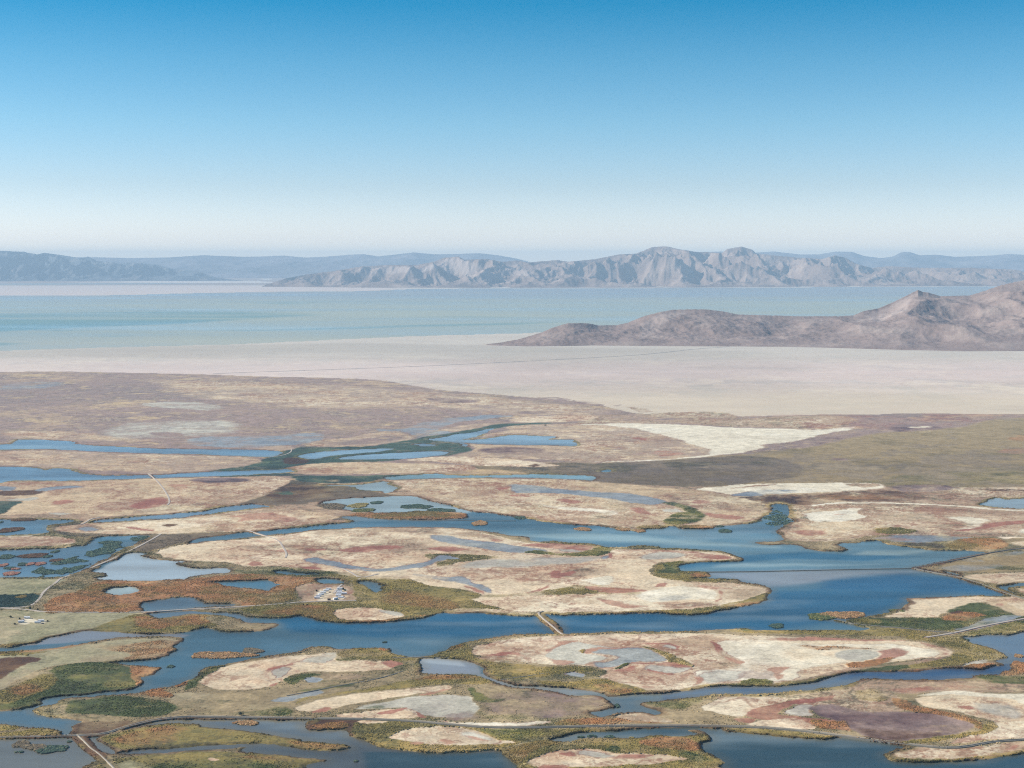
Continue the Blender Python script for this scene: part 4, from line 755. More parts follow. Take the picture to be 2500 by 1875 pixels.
soil[farland] = tone('h', full)[farland] * .8 + soil[farland] * .2
for s, c in (("180,689 330,686.5 620,686 700,690 600,690.5 300,690", (232, 222, 222)), ("630,681 664,680.4 664,682.2 640,682.4", (250, 246, 246)), ("-700,694 0,692 400,691 500,693 0,696 -700,698", (150, 160, 172))):
    d = sdf(P(s), gx[:90], gyy[:90], 25.0); soil[:90] += (lin(c) * KALB - soil[:90]) * smooth(-6, 8, d)[..., None]
print("grid", NR, NC)
for c, poly, k in LAYERS:
    poly = chaikin(poly); pa = np.array(poly)
    soft = k.get('soft', 6); wp = k.get('warp', 1.0); cy = np.clip(pa[:, 1].mean(), 920, 1870); R = gy_of(cy) / CAMH
    mg = 14 + soft * .5
    rs = slice(np.searchsorted(PY, pa[:, 1].min() - 3 - mg / R), np.searchsorted(PY, pa[:, 1].max() + 3 + mg / R))
    cs = slice(np.searchsorted(PX, pa[:, 0].min() - mg), np.searchsorted(PX, pa[:, 0].max() + mg)); sl = (rs, cs)
    if rs.stop <= rs.start or cs.stop <= cs.start: continue
    d = sdf(poly, gx[sl] + wx[sl] * wp, gyy[sl] + wy[sl] * wp, R)
    if c == 'W':
        land[sl] = np.minimum(land[sl], -d); continue
    d = d + (nF[sl] * 1.6 + nE[sl] * 1.8) * (1.0 if soft > 2.5 else .4)
    m = smooth(-.5, 1, d / (soft * .7)) if soft <= 8 else smooth(-.35, .65, d / soft + (nC[sl] * .5 + nB[sl] * .4) * .6)
    m = m * k.get('mix', 1.0) * 1.0
    if k.get('mix', 1) < 1: m = np.clip(m * (1 + nC[sl] * 1.2 + nB[sl] * .8), 0, 1)
    if c == 'r': m = m * .82
    if c in 'rpb': m = m * (.25 + .75 * smooth(-.75, .05, nE[sl] + .5 * nF[sl] + .5 * smooth(2, 14, d)))
    if pa[:, 1].mean() < 1130 and c in 'gmpkrb': m = m * (.3 + .7 * smooth(-.35, .3, nE[sl] + .3 * nB[sl]))
    elif c in 'oyed': m = m * (.45 + .55 * smooth(-.8, -.1, nE[sl] + .4 * nF[sl]))
    m3 = m[..., None]
    t = tone(c, sl)
    if c in 'wgm' and soft < 20:       # a wisp of red pickleweed round each pan
        rim = smooth(0, 1.5, d) * smooth(5.5, 2.5, d) * smooth(-.25, .3, nB[sl] + nC[sl] * .4)
        t = t + (lin((160, 118, 108)) * KALB - t) * (rim * .75)[..., None]
    soil[sl] = soil[sl] * (1 - m3) + t * m3
    rough[sl] = rough[sl] * (1 - m) + CL[c][3] * m; veg[sl] = veg[sl] * (1 - m) + CL[c][4] * m
water_pre = land.copy()
for s, hw, ht, c in DIKES:
    pl = P(s)
    for a, b in zip(pl[:-1], pl[1:]):
        rs = slice(np.searchsorted(PY, min(a[1], b[1]) - 12), np.searchsorted(PY, max(a[1], b[1]) + 12))
        cs = slice(np.searchsorted(PX, min(a[0], b[0]) - 40), np.searchsorted(PX, max(a[0], b[0]) + 40)); sl = (rs, cs)
        if rs.stop <= rs.start or cs.stop <= cs.start: continue
        A = ground(*a); B = ground(*b); ex, ey = B[0] - A[0], B[1] - A[1]; q = ex * ex + ey * ey
        dx = Xw[sl] - A[0]; dy = Yd[sl] - A[1]; t = np.clip((dx * ex + dy * ey) / q, 0, 1)
        d = hw + w1[sl] * 3 - np.hypot(dx - t * ex, dy - t * ey)
        land[sl] = np.maximum(land[sl], d * F / Yd[sl])
        m = smooth(-1, 3, d)[..., None]; soil[sl] += (tone(c, sl) - soil[sl]) * m
        veg[sl] = np.where(m[..., 0] > .5, 0, veg[sl])
# heights: banks rise out of the water, reeds and rushes stand on them
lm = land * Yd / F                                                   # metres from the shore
mud_shade = np.where(gyy > 1050, smooth(9, 1, lm) * smooth(-3, 0, lm), 0) # dark mud at the reed foot, with the reeds' shade and reflection painted in
soil *= (1 - .76 * mud_shade * smooth(-.6, 0, nC + nF * .5))[..., None]
rimw = 11 + 15 * np.clip(nB + .6 * nF + .3, 0, 1.6)
rim = smooth(0, 2, lm) * smooth(rimw * 1.25, rimw * .7, lm) * (gyy > 1060) * smooth(2.4, 1.2, veg + 1) 
tr = tone('y', full); to = tone('b', full) * 1.15; kk = smooth(-.2, .25, nB + nE * .4)[..., None]
soil += ((tr * kk + to * (1 - kk)) - soil) * (rim * .8)[..., None]; veg = np.maximum(veg, rim * .35)
kc = (smooth(1000, 1200, gyy) * .20 + 1.08)[..., None]; near_ = (gyy > 905)[..., None]
soil = np.where(near_, 1.05 * KALB * np.clip(soil / KALB, .01, 2) ** kc, soil)      # dry crust bleaches, damp soil and reeds stay dark
soil = np.clip(soil, 0.01, .9)
jit = rng.random((NR, NC)).astype(np.float32) - .5
Z = np.where(lm > 0, np.minimum(lm * .16, .9) + .25 * smooth(2, 40, lm), np.maximum(lm * .2, -1.5))
vh = veg * (0.55 + 0.6 * nC + .5 * np.abs(jit)) * smooth(0, 5, lm)
Z = Z + np.clip(vh, 0, 3.0) + jit * .15 * (lm > 2) * smooth(1000, 1100, gyy)
edge = smooth(0, 3, lm) * smooth(16, 7, lm) * (gyy > 1150) * smooth(-.5, .1, nB + nC) * np.clip(.4 + veg, 0, 1)
Z += edge * 1.3
Z[Z < -1.4] = -1.5
V = np.stack([Xw, Yd, Z], -1).reshape(-1, 3); Q = grid_faces(NR, NC)
# the tracing fixes where points at water level lie; shift raised points along the line of sight so their outline stays put
sc_ = (CAMH - np.clip(V[:, 2], 0, 3) * .5) / CAMH
V[:, 0] *= sc_; V[:, 1] *= sc_
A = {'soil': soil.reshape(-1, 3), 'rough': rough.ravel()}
qz = Z.ravel()[Q].max(1); qp = gyy.ravel()[Q].mean(1); qx = gx.ravel()[Q].mean(1)
marsh_edge = np.interp(qx, [q[0] for q in P(BASE[2][1])[:-2]], [q[1] for q in P(BASE[2][1])[:-2]])
wet = qz < -1.0
near = qp > marsh_edge
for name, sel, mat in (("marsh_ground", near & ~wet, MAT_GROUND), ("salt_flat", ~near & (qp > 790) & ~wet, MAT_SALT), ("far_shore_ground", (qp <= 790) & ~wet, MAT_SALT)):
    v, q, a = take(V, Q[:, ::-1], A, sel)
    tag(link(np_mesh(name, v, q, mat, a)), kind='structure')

# ---------------------------------------------------------------- water
def quad(name, x0, x1, y0, y1, z, mat, nx=2, ny=2):
    xs = np.linspace(x0, x1, nx); ys = np.linspace(y0, y1, ny); a, b = np.meshgrid(xs, ys)
    return np_mesh(name, np.stack([a, b, np.full_like(a, z)], -1).reshape(-1, 3), grid_faces(ny, nx), mat)
def body(c): return np.clip((lin(np.array(c) * (1 + np.array([.12, 0, -.11]) * np.clip((190 - c[0]) / 110, .15, 1))) - np.array([.028, .058, .095])) / np.array([1.12, 1.20, 1.42]), .016, 1)
WX = np.concatenate([np.linspace(-1500, -110, 100), np.arange(-100, 2610, 4.0), np.linspace(2620, 4000, 100)]); WY = np.concatenate([np.arange(1030, 1890, 2.0), np.linspace(1895, 4500, 40)]); a, b = np.meshgrid(WX, WY)
wyd = gy_of(b); wxd = (a - 1250) * wyd / F; wc = np.zeros(a.shape + (3,)); wc[:] = body((78, 120, 158))
wn1 = fbm(wxd, wyd, 700, 5, 31, .6, wyd * .004, stretch=2.5); wn2 = fbm(wxd, wyd, 260, 4, 32, .6, wyd * .004, stretch=2.0)
for c, s, sf in [
 ((104, 142, 184), "-400,1050 1400,1050 1400,1180 -400,1185", 20), ((128, 162, 196), "760,1020 1420,1020 1420,1130 760,1130", 60), ((126, 166, 192), "930,1150 1500,1150 1500,1180 930,1180", 20),
 ((92, 130, 168), "-400,1255 240,1255 240,1420 -400,1420", 15), ((166, 186, 204), "300,1345 575,1380 575,1405 440,1422 200,1420 290,1360", 6), ((164, 188, 200), "250,1430 350,1430 350,1456 250,1456", 4),
 ((160, 186, 202), "760,1170 980,1170 1090,1225 1160,1250 1120,1258 760,1258", 16), ((112, 148, 186), "205,1225 670,1225 670,1280 205,1280", 6),
 ((96, 138, 172), "1150,1290 1500,1290 2400,1330 2300,1395 1650,1395 1600,1330 1300,1330", 30), ((142, 174, 192), "1250,1302 1500,1302 1640,1318 1900,1330 1900,1336 1640,1330 1400,1318", 26),
 ((140, 172, 190), "2100,1340 2300,1340 2200,1352 2050,1355", 20), ((138, 170, 190), "1750,1375 2000,1380 2150,1378 2000,1386 1750,1386", 22), ((60, 112, 160), "1620,1370 1760,1362 1950,1345 2250,1356 2100,1366 1900,1365 1780,1380 1640,1392", 24),
 ((138, 156, 178), "1700,1398 2300,1393 2200,1402 2050,1415 1960,1428 1880,1430 1780,1412", 40), ((48, 104, 158), "2020,1416 2200,1400 2330,1412 2460,1450 2250,1450 2000,1440", 40), ((56, 108, 160), "1800,1440 2250,1440 2150,1500 1900,1540 1700,1540 1760,1490", 50),
 ((50, 108, 160), "650,1500 1900,1490 1900,1545 1300,1552 1000,1560 700,1545", 30), ((84, 128, 168), "640,1560 1100,1560 1090,1600 640,1600", 40), ((128, 146, 170), "-400,1535 300,1535 460,1548 440,1556 -400,1600", 10),
 ((86, 124, 160), "-400,1715 260,1715 200,1800 -400,1800", 12), ((108, 128, 146), "-500,1800 280,1800 280,2000 -500,2000", 5), ((90, 114, 140), "280,1750 1300,1760 1300,2000 280,2000", 8), ((66, 102, 134), "900,1838 1290,1838 1290,2000 900,2000", 20),
 ((62, 98, 130), "1300,1770 3000,1770 3000,2600 1300,2600", 10), ((132, 152, 178), "1015,1605 1190,1605 1210,1655 1015,1650", 5), ((164, 180, 198), "1040,1606 1150,1612 1165,1625 1060,1620", 10), ((126, 146, 168), "1180,1640 1490,1680 1500,1712 1200,1680", 6),
 ((92, 124, 154), "1440,1690 1640,1700 1640,1750 1440,1755", 8), ((62, 100, 154), "1640,1630 2480,1600 2480,1668 1640,1712", 8), ((100, 132, 170), "2340,1540 2900,1520 2900,1620 2400,1620", 10), ((146, 172, 194), "2380,1210 2900,1205 2900,1260 2380,1260", 8), ((90, 122, 156), "340,1455 605,1455 605,1515 340,1515", 5)]:
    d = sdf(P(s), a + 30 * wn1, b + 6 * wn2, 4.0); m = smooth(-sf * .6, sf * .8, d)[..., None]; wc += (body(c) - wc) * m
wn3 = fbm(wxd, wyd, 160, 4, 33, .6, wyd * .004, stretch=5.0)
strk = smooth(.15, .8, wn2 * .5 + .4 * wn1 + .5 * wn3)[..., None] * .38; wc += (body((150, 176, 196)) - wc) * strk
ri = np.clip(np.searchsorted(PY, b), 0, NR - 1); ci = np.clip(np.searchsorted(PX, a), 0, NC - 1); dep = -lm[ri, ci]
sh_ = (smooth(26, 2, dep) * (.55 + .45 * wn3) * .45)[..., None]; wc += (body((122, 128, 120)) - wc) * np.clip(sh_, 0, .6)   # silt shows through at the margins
v = np.stack([wxd, wyd, np.zeros_like(wxd)], -1).reshape(-1, 3)
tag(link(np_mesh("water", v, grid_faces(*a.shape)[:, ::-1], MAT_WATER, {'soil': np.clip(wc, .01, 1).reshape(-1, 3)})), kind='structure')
LX = np.linspace(-700, 3200, 500); LY = np.arange(690, 870, .8); a, b = np.meshgrid(LX, LY)
ly = gy_of(b); lx = (a - 1250) * ly / F; lres = ly ** 2 / (F * CAMH) * .8
lc = np.zeros(a.shape + (3,), np.float32); lc[:] = lin((146, 178, 186))
n1 = fbm(lx, ly, 5000, 6, 11, .6, lres * .6, stretch=2.5); n2 = fbm(lx, ly, 2200, 5, 12, .7, lres * .5, stretch=5.0)
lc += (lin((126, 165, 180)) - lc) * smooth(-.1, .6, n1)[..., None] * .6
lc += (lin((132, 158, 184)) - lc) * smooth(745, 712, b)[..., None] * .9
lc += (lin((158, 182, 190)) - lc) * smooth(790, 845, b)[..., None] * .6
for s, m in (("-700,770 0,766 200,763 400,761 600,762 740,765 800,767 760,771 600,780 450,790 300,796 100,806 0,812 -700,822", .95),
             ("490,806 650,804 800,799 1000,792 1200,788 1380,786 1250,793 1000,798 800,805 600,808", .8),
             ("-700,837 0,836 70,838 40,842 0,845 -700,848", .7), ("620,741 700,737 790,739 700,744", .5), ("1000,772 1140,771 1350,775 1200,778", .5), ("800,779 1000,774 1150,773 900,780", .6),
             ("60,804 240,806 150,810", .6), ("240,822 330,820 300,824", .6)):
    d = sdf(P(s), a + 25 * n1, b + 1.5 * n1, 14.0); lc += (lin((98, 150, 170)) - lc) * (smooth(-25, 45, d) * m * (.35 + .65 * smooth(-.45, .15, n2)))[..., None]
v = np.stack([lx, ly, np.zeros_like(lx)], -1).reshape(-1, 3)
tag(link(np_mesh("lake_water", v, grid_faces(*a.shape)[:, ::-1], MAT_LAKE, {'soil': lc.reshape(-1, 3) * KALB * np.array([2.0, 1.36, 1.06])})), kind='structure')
# the plain goes on beyond what was mapped
tag(link(quad("ground", -59000, 59000, -5000, 87000, -3.0, simple("distant_plain", tuple(lin((190, 178, 170)) * KALB), .9, scale=.0004), 8, 8)), kind='structure')

# ---------------------------------------------------------------- mountains
def rock_mat(name, c1, c2, c3, lam, bs=.7):
    m, n, l, b = newmat(name); g = n.new("ShaderNodeNewGeometry"); pos = g.outputs["Position"]
    a = noise_node(n, l, pos, 1 / lam, 8, .65); r = n.new("ShaderNodeValToRGB"); l.new(a, r.inputs[0])
    e = r.color_ramp.elements; e.new(.5)
    for q, (p, c) in zip(e, ((.36, c1), (.5, c2), (.66, c3))): q.position = p; q.color = (*c, 1)
    at = n.new("ShaderNodeAttribute"); at.attribute_name = "pale"
    mixn = n.new("ShaderNodeMix"); mixn.data_type = 'RGBA'; l.new(at.outputs["Fac"], mixn.inputs[0]); l.new(r.outputs[0], mixn.inputs[6])
    mixn.inputs[7].default_value = (.42, .34, .29, 1); l.new(mixn.outputs[2], b.inputs["Base Color"])
    b.inputs["Roughness"].default_value = .95; b.inputs["Specular IOR Level"].default_value = .1
    bp = n.new("ShaderNodeBump"); bp.inputs["Strength"].default_value = bs; bp.inputs["Distance"].default_value = lam * .12
    l.new(a, bp.inputs["Height"]); l.new(bp.outputs[0], b.inputs["Normal"])
    return m
def ridged(x, y, lam, octs, seed, gain=.5):
    o = 0; a = 1; tot = 0
    for k in range(octs):
        l = lam / 2 ** k; o = o + a * (1 - np.abs(perlin(x / l + seed * 7.7, y / l - seed * 3.1)) * 2.2); tot += a; a *= gain
    return o / tot
def mountain(name, ridge, base, yr, seed, lam, mat, rough_=.4, nx=900, nt=90, pale=None, shape=1.25, spur=.3, rn=3.0, gain=.44):
    r = P(ridge); bs = P(base); x0, x1 = r[0][0], r[-1][0]
    px = np.linspace(x0, x1, nx); rpy = np.interp(px, [q[0] for q in r], [q[1] for q in r])
    bpy_ = np.interp(px, [q[0] for q in bs], [q[1] for q in bs]); yb = gy_of(bpy_)
    rsm = rpy; rpy = rpy + perlin(px / 9.0, px * 0 + seed) * rn * .35 + perlin(px / 31.0, px * 0 + seed + 3.3) * rn * .3
    if callable(yr): yrr = np.maximum(yr(px), yb * 1.01)
    else: yrr = np.interp(px, [q[0] for q in yr], [q[1] for q in yr])
    t = np.concatenate([np.linspace(0, 1, nt), 1 + np.linspace(.03, .9, 18)])[:, None]
    Yg = yb + (yrr - yb) * t; Xg = (px - 1250) * Yg / F
    zr = np.maximum(CAMH - (rpy - HZ) * yrr / F, 0)
    tt = np.clip(t, 0, 1); zs = np.maximum(CAMH - (rsm - HZ) * yrr / F, 0)
    def blur(a, w):
        w = max(1, int(w / (px[1] - px[0]))); q = np.pad(a, w, mode='edge')
        for _ in range(2): q = np.convolve(q, np.ones(2 * (w // 2) + 1) / (2 * (w // 2) + 1), 'same')
        return q[w:-w]
    z1_, z2_ = blur(zs, 45), blur(zs, 130)
    k1 = smooth(.98, .78, tt); k2 = smooth(.8, .35, tt)
    zr = (zs + (zr - zs) * tt ** 10) * (1 - k1) + k1 * (z1_ * (1 - k2) + z2_ * k2)
    n1_ = ridged(Xg, Yg * .6, lam, 7, seed, gain); n2_ = fbm(Xg, Yg, lam * 1.6, 5, seed + 2, .55)
    te = np.clip(tt + spur * (n1_ - .45) * np.sin(np.pi * tt) ** .8 * 1.2, 0, 1.05)
    S = te ** shape * .85 + .15 * te
    Zg = zr * S + lam * .012 * fbm(Xg, Yg, lam * .25, 4, seed + 7, .6) * np.sin(np.pi * tt) ** .5 + zr * rough_ * (n1_ - .5) * (tt ** 1.1 * (1 - tt) ** .4 * 1.9) + zr * .12 * n2_ * np.sin(np.pi * tt)
    back = t > 1
    Zg = np.where(back, zr * np.clip(1 - (t - 1) * 1.1, 0, 1) ** 1.2 + zr * .2 * (n1_ - .5) * np.clip((t - 1) * 4, 0, 1), Zg)
    # nothing in front may hide the crest line
    lim = CAMH - (rpy - HZ + .6) * Yg / F
    Zg = np.where((t < 1), np.minimum(Zg, lim), Zg)
    Zg = np.where(t == 0, -20, np.maximum(Zg, -20))
    pa = np.zeros(Zg.shape)
    for s in (pale or []):
        pxg = np.broadcast_to(px, Zg.shape); pyg = HZ + (CAMH - Zg) * F / Yg
        d = sdf(P(s), pxg + 8 * n2_, pyg + 2 * n2_, 2.0); pa = np.maximum(pa, smooth(-3, 6, d) * (.55 + .5 * n2_))
    v = np.stack([Xg, Yg, Zg], -1).reshape(-1, 3)
    o = np_mesh(name, v, grid_faces(*Zg.shape), mat, {'pale': np.clip(pa, 0, 1).ravel()})
    return tag(link(o), kind='structure')
ROCK_NEAR = rock_mat("hill_scrub", (.225, .165, .14), (.275, .205, .175), (.34, .265, .22), 420, .45)
ROCK_MID = rock_mat("range_rock", (.17, .12, .10), (.27, .195, .155), (.39, .295, .235), 1400)
ROCK_WEST = rock_mat('west_range_rock', (.06, .08, .10), (.12, .13, .14), (.24, .21, .19), 1600)
ROCK_FAR = rock_mat("far_range_rock", (.14, .13, .13), (.2, .18, .18), (.28, .25, .25), 3000)
mountain("far_mountain_range", "-700,640 -300,634 0,630 230,628 330,630 420,628 500,623 590,627 640,626 690,624 750,629 800,626 885,620 925,626 1010,616 1060,621 1120,620 1170,618 1220,624 1260,631 1300,641 1340,648 1500,640 1700,616 1760,614 1840,617 1890,614 1950,621 2000,621 2040,614 2080,615 2110,625 2150,630 2180,626 2200,616 2220,615 2245,623 2290,622 2330,627 2370,626 2420,624 2460,620 2500,622 2900,616 3400,640",
         "-900,679 3400,679", lambda p: p * 0 + 76000, 3, 5200, ROCK_FAR, .18, shape=1.0, rn=1.2, spur=.12)
mountain("western_mountain_range", "-900,625 -300,600 0,612 60,615 90,621 110,617 145,622 200,630 215,626 236,637 264,639 293,643 325,641 386,646 407,654 468,661 496,666 525,677 575,683 600,686",
         "-900,688 0,687 600,686", [(-900, 65000), (300, 64500), (520, 60500), (600, 57800)], 5, 2000, ROCK_WEST, .85, shape=1.1, rn=1.5)
mountain("lake_mountain_range", "640,699 692,681 753,669 814,662 850,656 881,651 950,647 1016,647 1060,639 1085,629 1119,626 1126,630 1134,634 1186,632 1227,639 1264,636 1288,641 1361,635 1386,639 1451,633 1512,621 1553,619 1593,603 1626,601 1654,608 1700,615 1763,617 1775,608 1811,602 1836,609 1848,619 1885,623 1946,629 2007,632 2039,623 2064,629 2088,643 2129,654 2170,650 2251,654 2373,654 2475,658 2536,670 2617,694 2640,697",
         "640,700 900,702.5 1200,703 1700,702 2300,699 2640,698", [(640, 44400), (760, 46500), (900, 48500), (1600, 50500), (2100, 50000), (2500, 48500), (2640, 46200)], 8, 2400, ROCK_MID, .62, nx=1500, nt=110,
         spur=.5, pale=["800,668 870,654 950,650 1010,650 1010,664 930,672 850,684 740,692 760,680", "1070,636 1120,628 1180,650 1150,674 1100,672 1080,655", "1010,665 1060,645 1080,640 1070,660 1020,670", "1240,650 1262,640 1275,655 1320,680 1260,672 1210,676"], shape=1.15, rn=1.6)
mountain("near_hills", "1178,841.5 1207,839 1268,828 1321,812 1349,800 1386,789 1435,789 1459,794 1504,794 1532,788 1573,772 1614,761 1646,756 1722,755 1763,760 1803,768 1885,770 1946,772 2048,772 2084,770 2109,759 2145,753 2178,739 2218,719 2241,708 2253,713 2267,714 2296,723 2369,721 2410,708 2446,696 2495,685 2600,662 2900,640 3300,655",
         "1178,842.5 1250,846 1320,846 1450,844 1700,846 1900,847 2000,849 2200,855 2350,858 2500,858 2900,862 3300,865", [(1178, 13500), (1400, 14000), (1650, 14900), (2050, 15300), (2240, 16300), (2500, 16800), (3300, 17500)], 12, 1300, ROCK_NEAR, .10, nx=1500, nt=140,
         pale=["1560,790 1600,770 1640,762 1680,762 1620,790 1610,806 1560,830", "1840,782 1880,785 1880,795 1850,790", "2100,772 2160,752 2230,715 2215,760 2170,775 2150,790"], shape=1.0, spur=.22, rn=1.6, gain=.42)
# the low line of a track across the salt
def ribbon(name, pts, hw, h, mat, top=None):
    pl = P(pts); c = [Vector(ground(*q)) for q in chaikin(pl, False)]
    v = []; f = []
    for i, p in enumerate(c):
        d = (c[min(i + 1, len(c) - 1)] - c[max(i - 1, 0)]).normalized(); s = Vector((d.y, -d.x, 0))
        for o, z in ((-hw - h * .35, -.3), (-hw, h), (hw, h), (hw + h * .35, -.3)): q = p + s * o; v.append((q.x, q.y, z))
        if i: b = 4 * i; f += [(b - 4 + k, b - 3 + k, b + 1 + k, b + k) for k in range(3)]
    me = bpy.data.meshes.new(name); me.from_pydata(v, [], f); me.materials.append(mat); return bpy.data.objects.new(name, me)
DIRT = simple("packed_dirt", (.44, .37, .29), .9, scale=.05); TRACK = simple("worn_track", (.36, .31, .23), .9, scale=.08); DARKDIKE = simple("dike_soil", (.16, .15, .12), .95, scale=.04); DAMP = simple("damp_mud", (.2, .19, .18), .9, scale=.02)
tag(link(ribbon("dike", "520,913 620,909 800,903 1044,894 1207,886 1370,878 1532,869 1614,862 1700,852 1780,847", 6, 2.0, DAMP)), kind='structure')
for s, hw, h, m, nm in [
 ("392,1305 385,1310 340,1335 270,1368 200,1397 148,1413 135,1425 107,1445 95,1465 82,1477 62,1484 0,1486 -200,1487", 3.0, 2.1, DIRT, "dirt_road"),
 ("0,1486 60,1489.5 110,1496 200,1497 350,1497 450,1490 553,1485 680,1477 740,1471 870,1468", 2.6, 2.4, DIRT, "dirt_road"),
 ("1325,1494 1312,1499 1330,1516 1350,1532 1369,1549 1376,1551", 1.8, 2.8, DIRT, "dirt_road"),
 ("196,1282 205,1279 222,1268 245,1264", 2.6, 2.2, DIRT, "dirt_road"),
 ("362,1157 378,1170 388,1180 400,1195 412,1215 414,1228 408,1234", 2.6, 1.9, DIRT, "dirt_road"),
 ("606,1296 620,1301 650,1310 680,1320 690,1335 700,1352 697,1363", 2.6, 1.9, DIRT, "dirt_road"),
 ("712,1097 711,1104 700,1110 680,1115 655,1118", 2.6, 2.4, DIRT, "dirt_road"),
 ("815,1387 840,1390 852,1396 880,1413 925,1402", 3, 1.9, DIRT, "dirt_road"),
 ("815,1450 830,1430 850,1423 880,1414", 3, 1.9, DIRT, "dirt_road"),
 ("2260,1558 2330,1547 2400,1530 2500,1512 2700,1480", 3, 2.4, DIRT, "dirt_road"),
 ("188,1797 205,1812 222,1830 240,1842 262,1862 285,1885", 1.0, 2.6, TRACK, "dirt_road"),
 ("0,1801 185,1797 250,1794 310,1774 380,1757 450,1750.5 520,1750.5 600,1752 750,1754 900,1756 1000,1760 1100,1769 1200,1777 1350,1776 1500,1772 1700,1772 1850,1775 1950,1783 2060,1797 2200,1816 2300,1826 2350,1825 2430,1810 2520,1805 2700,1800", .8, 2.45, TRACK, "dirt_road"),
 ("0,1803.5 185,1799.5 250,1797 310,1777.5 380,1760.5 450,1753.5 520,1753.5 600,1755 750,1757 900,1759 1000,1763 1100,1772 1200,1780 1350,1779 1500,1775.5 1700,1775.5 1850,1778.5 1950,1786.5 2060,1800.5 2200,1819.5 2300,1829.5 2350,1828.5 2430,1813.5 2520,1808.5 2700,1803", 1.4, 2.5, DARKDIKE, "dike"),
 ("1722,1397.3 1850,1396 2050,1391.5 2232,1388.3", 1.5, 1.7, DARKDIKE, "dike"),
 ("2232,1388.5 2290,1377 2335,1369 2400,1354 2480,1341 2700,1327", 1.5, 2.8, DARKDIKE, "dike"),
 ("2232,1389.5 2300,1403 2345,1410.5 2400,1428.5 2450,1449 2540,1474", 1.2, 2.8, DARKDIKE, "dike"),
 ("1222,1662 1300,1651 1380,1638 1400,1638 1440,1645", 1.2, 2.2, DARKDIKE, "dike"),
 ("1000,1271 1060,1272 1140,1271 1200,1272 1260,1272", 1.0, 1.0, DARKDIKE, "dike"),
 ("700,1701 760,1690 830,1676 900,1664 950,1652 985,1640", 1.2, 2.4, DARKDIKE, "dike"),
 ("2045,1516 2090,1526 2200,1535 2290,1544 2330,1547", 1.2, 2.4, DARKDIKE, "dike"),
 ("960,1608 1000,1607 1060,1606 1110,1609", 1.0, 2.0, DARKDIKE, "dike")]:
    tag(link(ribbon(nm, s, hw, h, m)), kind='structure')

# ---------------------------------------------------------------- reed tufts over the marsh (uncountable)
def tufts(pos, hgt, rad, colr, rs):
    n = len(pos); k = 5; a = rs.random((n, 1)) * 6.28 + np.arange(k) * 2 * np.pi / k + rs.random((n, k)) * .5
    rr = rad[:, None] * (.6 + .8 * rs.random((n, k)))
    ring = np.stack([pos[:, 0:1] + np.cos(a) * rr, pos[:, 1:2] + np.sin(a) * rr, np.repeat(pos[:, 2:3] - .3, k, 1)], -1)
    mid = np.stack([pos[:, 0:1] + np.cos(a + .4) * rr * .8, pos[:, 1:2] + np.sin(a + .4) * rr * .8, pos[:, 2:3] + hgt[:, None] * (.5 + .35 * rs.random((n, k)))], -1)
    top = np.stack([pos[:, 0] + (rs.random(n) - .5) * rad * .6, pos[:, 1] + (rs.random(n) - .5) * rad * .6, pos[:, 2] + hgt], -1)[:, None]
    v = np.concatenate([ring, mid, top], 1).reshape(-1, 3)
    b = (np.arange(n) * (2 * k + 1))[:, None]; i = np.arange(k); j = (i + 1) % k
    tri = np.concatenate([np.stack([b + i, b + j, b + k + j], -1), np.stack([b + i, b + k + j, b + k + i], -1), np.stack([b + k + i, b + k + j, b + 2 * k + 0 * i], -1)], 1).reshape(-1, 3)
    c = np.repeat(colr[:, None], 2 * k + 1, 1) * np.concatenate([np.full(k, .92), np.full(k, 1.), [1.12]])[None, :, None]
    return v, tri, c.reshape(-1, 3)
rs = np.random.default_rng(21)
wgt = np.clip(veg - .5, 0, 1.2) * (lm > 1.5) * (gyy > 1240) * (gx > -200) * (gx < 2700) * (COLRES * ROWRES)
wgt += (lm > .5) * (lm < 5) * (gyy > 1200) * (veg > .15) * (COLRES * ROWRES) * .35 * (gx > -200) * (gx < 2700)
wgt *= smooth(-.7, .5, nC + nB)
p_ = (wgt / wgt.sum()).ravel(); NT = 130000
ii = rs.choice(NR * NC, NT, p=p_); pos = V[ii].astype(float)
pos[:, 0] += (rs.random(NT) - .5) * COLRES.ravel()[ii]; pos[:, 1] += (rs.random(NT) - .5) * ROWRES.ravel()[ii]
pos[:, 2] = np.maximum(pos[:, 2], .1)
hg = .4 + .7 * rs.random(NT); rd = 1.3 * np.exp(.5 * rs.standard_normal(NT)) * (pos[:, 1] / 3000) ** .6
cc = np.clip(soil.reshape(-1, 3)[ii] * (.80 + .45 * rs.random((NT, 1))), .01, .8)
v, tri, c = tufts(pos, hg, rd, cc, rs)
tag(link(np_mesh("marsh_reeds", v, tri, MAT_VEG, {'soil': c}, False)), kind='stuff')

